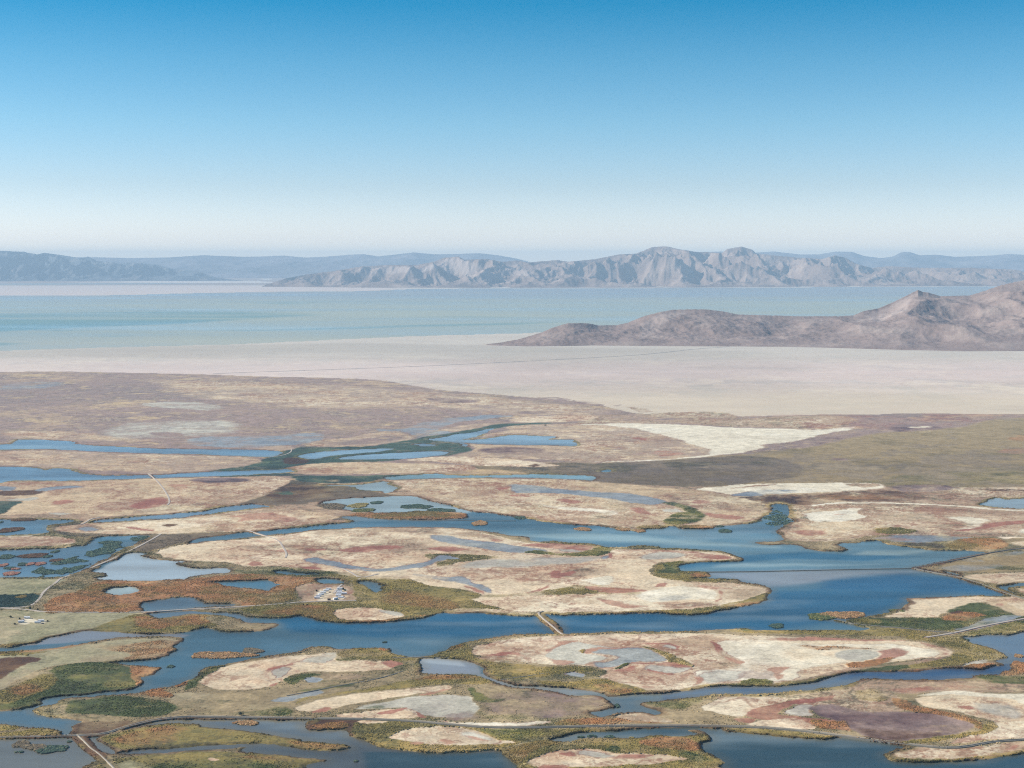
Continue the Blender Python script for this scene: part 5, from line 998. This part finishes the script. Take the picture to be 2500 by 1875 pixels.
# ---------------------------------------------------------------- reed islets standing alone in the water
MUD = simple("islet_mud", (.16, .12, .09), .9, scale=.2)
ISLETS = [ # x0 x1 y0 y1 tone label
 (408, 426, 1624, 1630, 'd', "tiny dark reed islet in the blue channel below the orange point"),
 (28, 76, 1809, 1824, 'u', "dark rush islet with a rounded back, leftmost of three touching in the bottom left pond"),
 (54, 118, 1816, 1832, 'u', "dark rush islet in the middle of three touching in the bottom left pond"),
 (92, 163, 1818, 1840, 'd', "widest dark rush islet, right of three touching in the bottom left pond"),
 (165, 174, 1808, 1813, 'd', "small dark tuft beside the dike in the bottom left pond"),
 (37, 56, 1834, 1838, 'd', "thin dark tuft below the three rush islets in the bottom left pond"),
 (468, 610, 1589, 1609, 'o', "long orange reed islet in the broad blue channel"),
 (590, 643, 1582, 1596, 'u', "dark brush islet joined to the right end of the long orange islet"),
 (568, 634, 1759, 1771, 'o', "small golden reed islet just below the lower dike road"),
 (1877, 1916, 1522, 1533, 'd', "lone dark green reed islet in the wide blue channel at the right"),
 (1967, 2042, 1498, 1514, 'e', "dark green reed islet joined to the left of the orange one"),
 (2005, 2108, 1491, 1511, 'o', "orange brown reed islet beside the green spit"),
 (2172, 2212, 1487, 1494, 'e', "narrow dark islet against the pale shore at the right"),
 (2476, 2499, 1597, 1605, 'o', "small orange islet at the right edge pond"),
 (2349, 2364, 1559, 1565, 'd', "tiny dark islet off the point of the right edge pond"),
 (1155, 1188, 1270, 1284, 'o', "squarish orange islet hanging off the thin dike"),
 (1404, 1442, 1287, 1296, 'o', "flat orange islet below the long salt island"),
 (1505, 1540, 1288, 1296, 'o', "thin orange islet near the scalloped orange shore"),
 (1548, 1575, 1291, 1300, 'o', "ragged pinkish islet under the scalloped orange shore"),
 (1752, 1789, 1292, 1300, 'd', "dark lens shaped islet in the pale blue bay"),
 (1748, 1766, 1283, 1287, 'd', "tiny dark tuft at the edge of the pale blue bay"),
 (770, 850, 1228, 1244, 'u', "large ragged grey green islet at the left of the pale pond"),
 (850, 900, 1228, 1240, 'y', "olive hooked islet in the pale pond"),
 (906, 934, 1223, 1231, 'd', "smallest lens of rushes in the pale pond"),
 (855, 917, 1241, 1251, 'e', "dark green lens islet near the front of the pale pond"),
 (980, 1052, 1230, 1243, 'd', "long dark green islet in the right half of the pale pond"),
 (1044, 1112, 1240, 1251, 'd', "dark green islet at the right end of the pale pond"),
 (1255, 1285, 1260, 1267, 'd', "dark tuft on the far shore of the narrow blue channel"),
 (0, 34, 1353, 1365, 'd', "dark green round islet at the left picture edge"),
 (50, 113, 1350, 1363, 'b', "brown reed islet, largest in the left reedy pond"),
 (127, 144, 1343, 1350, 'd', "small dark tuft below the tan islet in the left pond"),
 (106, 127, 1355, 1362, 'd', "dark tuft at the right of the brown reed islet"),
 (45, 66, 1373, 1382, 'd', "dark tuft between two pinkish islets in the left pond"),
 (64, 84, 1373, 1381, 'r', "pinkish tuft touching a dark one in the left pond"),
 (87, 109, 1371, 1381, 'r', "pinkish reddish tuft by itself in the left pond"),
 (0, 18, 1375, 1384, 'r', "reddish tuft at the left picture edge of the reedy pond"),
 (12, 36, 1383, 1390, 'd', "flat dark tuft near the bottom of the left pond"),
 (10, 44, 1394, 1406, 'r', "ragged reddish islet at the bottom of the left reedy pond"),
 (28, 48, 1386, 1391, 'r', "thin reddish tuft near the bottom of the left pond"),
 (120, 156, 1364, 1371, 'b', "brown streak of reeds at the middle of the left pond"),
 (22, 95, 1265, 1272, 'b', "brown reed bar under the far shore of the upper left pond"),
 (0, 52, 1286, 1301, 'b', "brown rounded islet at the left edge of the upper left pond"),
 (0, 6, 1272, 1277, 'd', "dark tuft at the left edge of the upper left pond"),
 (935, 942, 1566, 1569, 'd', "tiny black dot of reeds in the broad blue channel"),
 (864, 874, 1856, 1860, 'd', "tiny dark tuft in the channel at the bottom"),
 (1412, 1426, 1797, 1802, 'd', "left dark tuft in the reedy pool below the dike"),
 (1436, 1455, 1794, 1801, 'd', "middle dark tuft in the reedy pool below the dike"),
 (1478, 1500, 1795, 1803, 'd', "right dark tuft in the reedy pool below the dike"),
 (1533, 1548, 1799, 1804, 'y', "yellowish tuft at the right end of the reedy pool"),
 (1500, 1512, 1719, 1728, 'd', "dark tuft at the tip of the mud point"),
]
def islet(x0, x1, y0, y1, t, label):
    cxp, cyp = (x0 + x1) / 2, (y0 + y1) / 2 + .6; C = ground(cxp, cyp)
    a = (x1 - x0) / 2 * C[1] / F; b = max(3.0, (y1 - y0 - 1.0) / 2 * C[1] ** 2 / (F * CAMH))
    r_ = np.random.default_rng(int(x0 * 7 + y0)); K = 28; th = np.arange(K) * 2 * np.pi / K
    ra = 1 + .16 * np.sin(th * 2 + r_.random() * 6) + .10 * np.sin(th * 3 + r_.random() * 6) + .07 * np.sin(th * 5 + r_.random() * 6) + .05 * r_.standard_normal(K)
    v = [(0, 0, .9)]; f = []
    for s, z in ((.5, .8), (.85, .6), (1.0, -.4)):
        v += [(math.cos(q) * a * s * w, math.sin(q) * b * s * w, z) for q, w in zip(th, ra)]
    for i in range(K):
        j = (i + 1) % K; f.append((0, 1 + i, 1 + j))
        for k in (0, 1): o = 1 + k * K; f.append((o + i, o + K + i, o + K + j, o + j))
    me = bpy.data.meshes.new("reed_islet"); me.from_pydata(v, [], f); me.materials.append(MUD)
    o = link(bpy.data.objects.new("reed_islet", me)); o.location = C
    tag(o, label, "reed islet", "reed islets standing in the water")
    n = int(np.clip(a * b * .9, 12, 800)); q = r_.random(n) ** .5 * .93; an = r_.random(n) * 2 * np.pi
    w = np.interp(an, np.append(th, 2 * np.pi), np.append(ra, ra[0]))
    pos = np.stack([np.cos(an) * q * a * w, np.sin(an) * q * b * w, np.full(n, .6)], -1)
    A_, B_, D_ = (lin(u) for u in CL[t][:3]); m = r_.random((n, 1))
    cr = np.where(m < .5, A_, np.where(m < .8, B_, D_)) * KALB * (.68 + .25 * r_.random((n, 1)))
    sc1 = (C[1] / 3000) ** .5
    v, tri, c = tufts(pos, (.9 + .7 * r_.random(n)) * sc1, (1.9 + 1.6 * r_.random(n)) * sc1, cr, r_)
    link(np_mesh("reeds", v, tri, MAT_VEG, {'soil': c}, False), o)
for i in ISLETS: islet(*i)

# drowned rush patches of the left pond and of the delta: too many to count
def patch_scatter(name, polys, n, tone_, seed, h=1.4):
    r_ = np.random.default_rng(seed); out = []
    for s, share in polys:
        pl = P(s); xs = [q[0] for q in pl]; ys = [q[1] for q in pl]; m = int(n * share)
        x = r_.uniform(min(xs), max(xs), m * 5); y = r_.uniform(min(ys), max(ys), m * 5)
        ok = sdf(pl, x, y, 5.0) > 0; x, y = x[ok], y[ok]
        Y_ = gy_of(y); X_ = (x - 1250) * Y_ / F
        k = fbm(X_, Y_, 70, 3, seed) > .05; out.append(np.stack([X_[k], Y_[k], np.full(k.sum(), -.2)], -1)[:m])
    pos = np.concatenate(out); n = len(pos); A_, B_, D_ = (lin(u) for u in CL[tone_][:3]); m = r_.random((n, 1))
    cr = np.where(m < .5, A_, np.where(m < .8, B_, D_)) * KALB * (.7 + .5 * r_.random((n, 1)))
    v, tri, c = tufts(pos, h * (.7 + r_.random(n)), 1.8 + 2 * r_.random(n), cr, r_)
    tag(link(np_mesh(name, v, tri, MAT_VEG, {'soil': c}, False)), kind='stuff')
patch_scatter("drowned_rushes", [("225,1330 260,1312 360,1309 368,1312 300,1340 240,1362 210,1352", .45), ("60,1405 110,1380 180,1360 240,1350 260,1358 200,1388 150,1408 100,1412", .55)], 5200, 'd', 5)
patch_scatter("delta_rushes", [("1848,1275 1880,1250 1900,1245 1925,1262 1945,1270 1920,1282 1890,1284", .7), ("1925,1240 1955,1242 1975,1270 1935,1275", .3)], 900, 'd', 9)

# ---------------------------------------------------------------- trailers, shed, vehicles, trees
WHITE = simple("trailer_paint", (.88, .88, .86), .4, var=.05); GREYP = simple("faded_paint", (.55, .56, .56), .5, var=.08); ROOF = simple("roof_membrane", (.84, .84, .82), .7, var=.08)
GLASS = simple("dark_glass", (.03, .04, .05), .15); RUB = simple("tyre_rubber", (.03, .03, .03), .9); DARKWOOD = simple("dark_wood", (.06, .045, .045), .9, var=.3); METAL = simple("bare_metal", (.35, .35, .36), .5, .6)
STRIPE = simple("tan_stripe", (.35, .25, .18), .5); BLUECAR = simple("navy_paint", (.04, .05, .12), .3); REDCAR = simple("maroon_paint", (.2, .05, .06), .3); SILVER = simple("silver_paint", (.5, .52, .55), .3)
def boxmesh(name, boxes, mat, parent=None, bevel=0.0):
    v = []; f = []
    for (x0, x1, y0, y1, z0, z1) in boxes:
        b = len(v); t = bevel
        v += [(x0, y0, z0), (x1, y0, z0), (x1, y1, z0), (x0, y1, z0), (x0, y0, z1 - t), (x1, y0, z1 - t), (x1, y1, z1 - t), (x0, y1, z1 - t)]
        v += [(x0 + t, y0 + t, z1), (x1 - t, y0 + t, z1), (x1 - t, y1 - t, z1), (x0 + t, y1 - t, z1)]
        f += [(b, b + 3, b + 2, b + 1), (b, b + 1, b + 5, b + 4), (b + 1, b + 2, b + 6, b + 5), (b + 2, b + 3, b + 7, b + 6), (b + 3, b, b + 4, b + 7),
              (b + 4, b + 5, b + 9, b + 8), (b + 5, b + 6, b + 10, b + 9), (b + 6, b + 7, b + 11, b + 10), (b + 7, b + 4, b + 8, b + 11), (b + 8, b + 9, b + 10, b + 11)]
    me = bpy.data.meshes.new(name); me.from_pydata(v, [], f); me.materials.append(mat)
    return link(bpy.data.objects.new(name, me), parent)
def wheel(parent, x, y, r=.4, w=.25):
    v = []; f = []; K = 14
    for s in (-w / 2, w / 2): v += [(x + r * math.cos(k * 6.2832 / K), y + s, r + r * math.sin(k * 6.2832 / K)) for k in range(K)]
    f = [(k, (k + 1) % K, K + (k + 1) % K, K + k) for k in range(K)] + [tuple(range(K))[::-1], tuple(range(K, 2 * K))]
    me = bpy.data.meshes.new("wheel"); me.from_pydata(v, [], f); me.materials.append(RUB); link(bpy.data.objects.new("wheel", me), parent)
def root(name): return link(bpy.data.objects.new(name, None))
def make_trailer():
    t = root("travel_trailer"); Lh, W = 5.0, 1.45
    boxmesh("body", [(-Lh, Lh, -W, W, .6, 3.3)], WHITE, t, .18)
    boxmesh("roof", [(-Lh + .1, Lh - .1, -W + .1, W - .1, 3.303, 3.38), (-.4, .4, -.35, .35, 3.383, 3.65)], ROOF, t, .02)
    for s in (-1, 1):
        for x in (-3.6, -1.6, 2.2): boxmesh("window", [(x - .5, x + .5, s * (W + .02) - .02, s * (W + .02) + .02, 1.95, 2.45)], GLASS, t)
        boxmesh("stripe", [(-Lh + .05, Lh - .05, s * (W + .014) - .012, s * (W + .014) + .012, 1.1, 1.35)], STRIPE, t)
        for x in (-.3, .6): wheel(t, x, s * 1.25)
    boxmesh("door", [(3.4, 4.15, -W - .05, -W, .75, 2.75)], GREYP, t)
    boxmesh("hitch", [(Lh, Lh + 1.4, -.08, .08, .55, .68), (Lh + 1.2, Lh + 1.35, -.06, .06, .0, .9)], METAL, t)
    return t
def copy_tree(o, parent=None):
    c = o.copy(); col.objects.link(c); c.parent = parent
    for ch in list(o.children): copy_tree(ch, c)
    return c
def zat(px, py):
    j = int(np.argmin(abs(PX - px))); i = int(np.argmin(abs(PY - py))); return float(np.clip(Z[max(0, i - 2):i + 3, max(0, j - 2):j + 3].mean(), .3, 3))
def place(o, px, py, rot, label, scale=1.0):
    z = zat(px, py); X, Y, _ = ground(px, py); o.location = (X, Y, z); o.rotation_euler.z = math.radians(rot); o.scale = (scale,) * 3
    o['label'] = label; return o
GT = "trailers parked in the gravel camp"
T0 = make_trailer(); T0['category'] = 'trailer'; T0['group'] = GT
TR = [(802, 1441, 4, "white trailer at the back of the left row in the gravel camp"), (796, 1444.5, 12, "second white trailer from the back in the left row of the gravel camp"),
 (789, 1449.5, 8, "third white trailer from the back in the left row of the gravel camp"), (784, 1454, 15, "fourth white trailer from the back in the left row, a dark gap before it"),
 (778, 1458, 6, "fifth white trailer from the back in the left row of the gravel camp"), (774, 1462.5, -3, "front white trailer at the lower left corner of the gravel camp"),
 (830, 1440.5, 2, "white trailer at the back of the right row beside dark brush"), (828, 1446, -4, "second white trailer from the back in the right row of the gravel camp"),
 (829, 1450, 3, "third white trailer from the back in the right row of the gravel camp"), (827, 1453.5, 0, "fourth white trailer from the back in the right row, wide and bright"),
 (826, 1457, 5, "fifth white trailer from the back in the right row of the gravel camp"), (832, 1461, -8, "sixth white trailer of the right row beside a navy vehicle"),
 (819, 1464.5, 50, "white trailer standing askew at the front of the right row near the shed"),
 (840, 1452, 2, "white trailer standing alone behind the right row of the gravel camp"),
 (52, 1521, 20, "white trailer at the lower left end of the small pasture camp"), (66, 1511.5, 0, "long white trailer at the back of the small pasture camp"),
 (100, 1519, 4, "white trailer at the right side of the small pasture camp"), (92, 1522.5, 3, "white trailer at the front right of the small pasture camp")]
for i, (x, y, r, lb) in enumerate(TR):
    o = T0 if i == 0 else copy_tree(T0); place(o, x, y, r, lb, 1.3)
    if i >= 14: o['group'] = "trailers in the pasture camp"
def make_car(name, paint):
    t = root(name)
    boxmesh("body", [(-2.5, 2.5, -.95, .95, .4, 1.05)], paint, t, .15); boxmesh("cabin", [(-.7, 1.3, -.85, .85, 1.052, 1.8)], paint, t, .25)
    for s in (-1, 1): boxmesh("window", [(-.45, 1.05, s * .86 - .015, s * .86 + .015, 1.15, 1.5)], GLASS, t)
    boxmesh("windscreen", [(1.3, 1.33, -.6, .6, 1.12, 1.5)], GLASS, t)
    for x in (-1.6, 1.6):
        for s in (-1, 1): wheel(t, x, s * .85, .38, .22)
    t['category'] = 'pickup truck'; return t
place(make_car("parked_truck", BLUECAR), 838, 1458.5, 8, "navy pickup beside the front trailers of the right row", 1.25)
place(make_car("parked_truck", REDCAR), 805, 1448, 5, "maroon pickup right of the left trailer row", 1.1)
place(make_car("parked_truck", SILVER), 842, 1462, 10, "silver pickup at the lower right of the gravel camp", 1.1)
place(make_car("parked_truck", BLUECAR), 57, 1516, 15, "dark pickup between the trailers of the small pasture camp", 1.3)
place(make_car("parked_truck", BLUECAR), 104, 1524, 10, "dark pickup at the front right of the small pasture camp", 1.1)
sh = root("camp_shed"); boxmesh("wall", [(-3.6, 3.6, -2.4, 2.4, 0, 3.0)], DARKWOOD, sh)
me = bpy.data.meshes.new("roof"); me.from_pydata([(-4, -2.8, 2.95), (4, -2.8, 2.95), (4, 0, 4.1), (-4, 0, 4.1), (4, 2.8, 2.95), (-4, 2.8, 2.95), (-4, 0, 4.25), (4, 0, 4.25), (-4, -2.8, 3.1), (4, -2.8, 3.1), (4, 2.8, 3.1), (-4, 2.8, 3.1)], [],
    [(0, 1, 2, 3), (3, 2, 4, 5), (8, 6, 7, 9), (6, 11, 10, 7), (0, 8, 9, 1), (5, 4, 10, 11), (0, 3, 6, 8), (3, 5, 11, 6), (1, 9, 7, 2), (2, 7, 10, 4)]); me.materials.append(DARKWOOD)
link(bpy.data.objects.new("roof", me), sh); boxmesh("door", [(-.5, .5, -2.46, -2.402, 0, 2.1)], METAL, sh); sh['category'] = 'shed'
place(sh, 803.5, 1466.5, 2, "dark brown shed at the front edge of the gravel camp", 1.0)

BARK = simple("bark", (.12, .09, .07), .9, scale=3)
def tree(px, py, h, w, tone_, label, cat="bush", name="bush"):
    r_ = np.random.default_rng(int(px * 3 + py)); t = root(name); z = zat(px, py); X, Y, _ = ground(px, py); t.location = (X, Y, z - .1); tag(t, label, cat)
    v = []; f = []; K = 7
    for zz, rr in ((0, .28), (h * .35, .2), (h * .75, .08)): v += [(rr * math.cos(k * 6.283 / K), rr * math.sin(k * 6.283 / K), zz) for k in range(K)]
    f = [(o + k, o + (k + 1) % K, o + K + (k + 1) % K, o + K + k) for o in (0, K) for k in range(K)]
    for q in range(4):
        a = q * 1.7 + r_.random(); b = len(v); e = (math.cos(a) * w * .6, math.sin(a) * w * .6, h * .75)
        v += [(0, .08, h * .25), (.08, -.08, h * .25), e]; f.append((b, b + 1, b + 2))
    me = bpy.data.meshes.new("trunk"); me.from_pydata(v, [], f); me.materials.append(BARK); link(bpy.data.objects.new("trunk", me), t)
    n = 420; d = r_.standard_normal((n, 3)); d /= np.linalg.norm(d, axis=1)[:, None]; q = r_.random((n, 1)) ** .4
    lump = 1 + .25 * np.sin(d[:, :1] * 5 + r_.random() * 6) + .2 * np.sin(d[:, 1:2] * 6)
    c0 = d * q * lump * np.array([w, w, h * .45]) + np.array([0, 0, h * .58])
    s = .35 + .25 * r_.random((n, 1, 1)); o3 = r_.standard_normal((n, 3, 3)) * s
    vv = (c0[:, None] + o3).reshape(-1, 3); A_, B_ = lin(CL[tone_][0]), lin(CL[tone_][1]); cr = np.where(r_.random((n, 1)) < .5, A_, B_) * KALB * .8 * (.6 + .6 * r_.random((n, 1)))
    link(np_mesh("crown", vv, np.arange(3 * n).reshape(-1, 3), MAT_VEG, {'soil': np.repeat(cr, 3, 0)}, False), t)
for a in [(588, 1749, 7, 4.5, 'd', "round dark bush standing on the lower dike road"), (73, 1488, 4, 2.5, 'd', "dark bush where the two dirt roads meet"), (92, 1492, 5, 1.6, 'u', "slim grey bush beside the pasture road"),
 (838, 1441, 5, 2.5, 'd', "dark green tree at the back of the right trailer row"), (842, 1443.5, 4, 2.2, 'd', "dark bush just right of the camp tree"), (773, 1445, 4, 2, 'd', "dark bush at the back left corner of the gravel camp"),
 (741, 1480.5, 3, 1.4, 'b', "left one of two small dark bushes in the orange reeds below the camp"), (750.5, 1480.5, 3, 1.4, 'b', "right one of two small dark bushes in the orange reeds below the camp"),
 (26, 1509, 4, 2.6, 'e', "green bush left of the small pasture camp"), (48, 1513, 3, 1.5, 'd', "dark bush at the back of the small pasture camp"), (36, 1526, 3, 1.5, 'u', "dark bush at the lower left of the pasture camp"), (116, 1519, 3, 1.4, 'u', "dark bush right of the pasture camp"),
 (1362, 1528, 4, 2.5, 'd', "upper dark bush on the water side of the causeway"), (1366, 1538, 5, 3, 'd', "lower dark bush on the water side of the causeway"), (1331.5, 1041, 9, 6, 'd', "lone dark bush on the far yellow flat")]:
    tree(*a)

# ---------------------------------------------------------------- haze
hm = bpy.data.materials.new("haze"); hm.use_nodes = True; hn = hm.node_tree.nodes; hn.clear()
ho = hn.new("ShaderNodeOutputMaterial"); pv = hn.new("ShaderNodeVolumePrincipled"); hm.node_tree.links.new(pv.outputs[0], ho.inputs["Volume"])
pv.inputs["Color"].default_value = (.60, .83, 1.0, 1); pv.inputs["Density"].default_value = 1.85e-5; pv.inputs["Anisotropy"].default_value = 0.0
def cube(name, x0, x1, y0, y1, z0, z1, mat):
    v = [(x, y, z) for z in (z0, z1) for y in (y0, y1) for x in (x0, x1)]
    me = bpy.data.meshes.new(name); me.from_pydata(v, [], [(0, 2, 3, 1), (4, 5, 7, 6), (0, 1, 5, 4), (2, 6, 7, 3), (0, 4, 6, 2), (1, 3, 7, 5)]); me.materials.append(mat)
    return link(bpy.data.objects.new(name, me))
tag(cube("haze", -60000, 60000, -6000, 88000, -25, 1420, hm), kind='stuff')
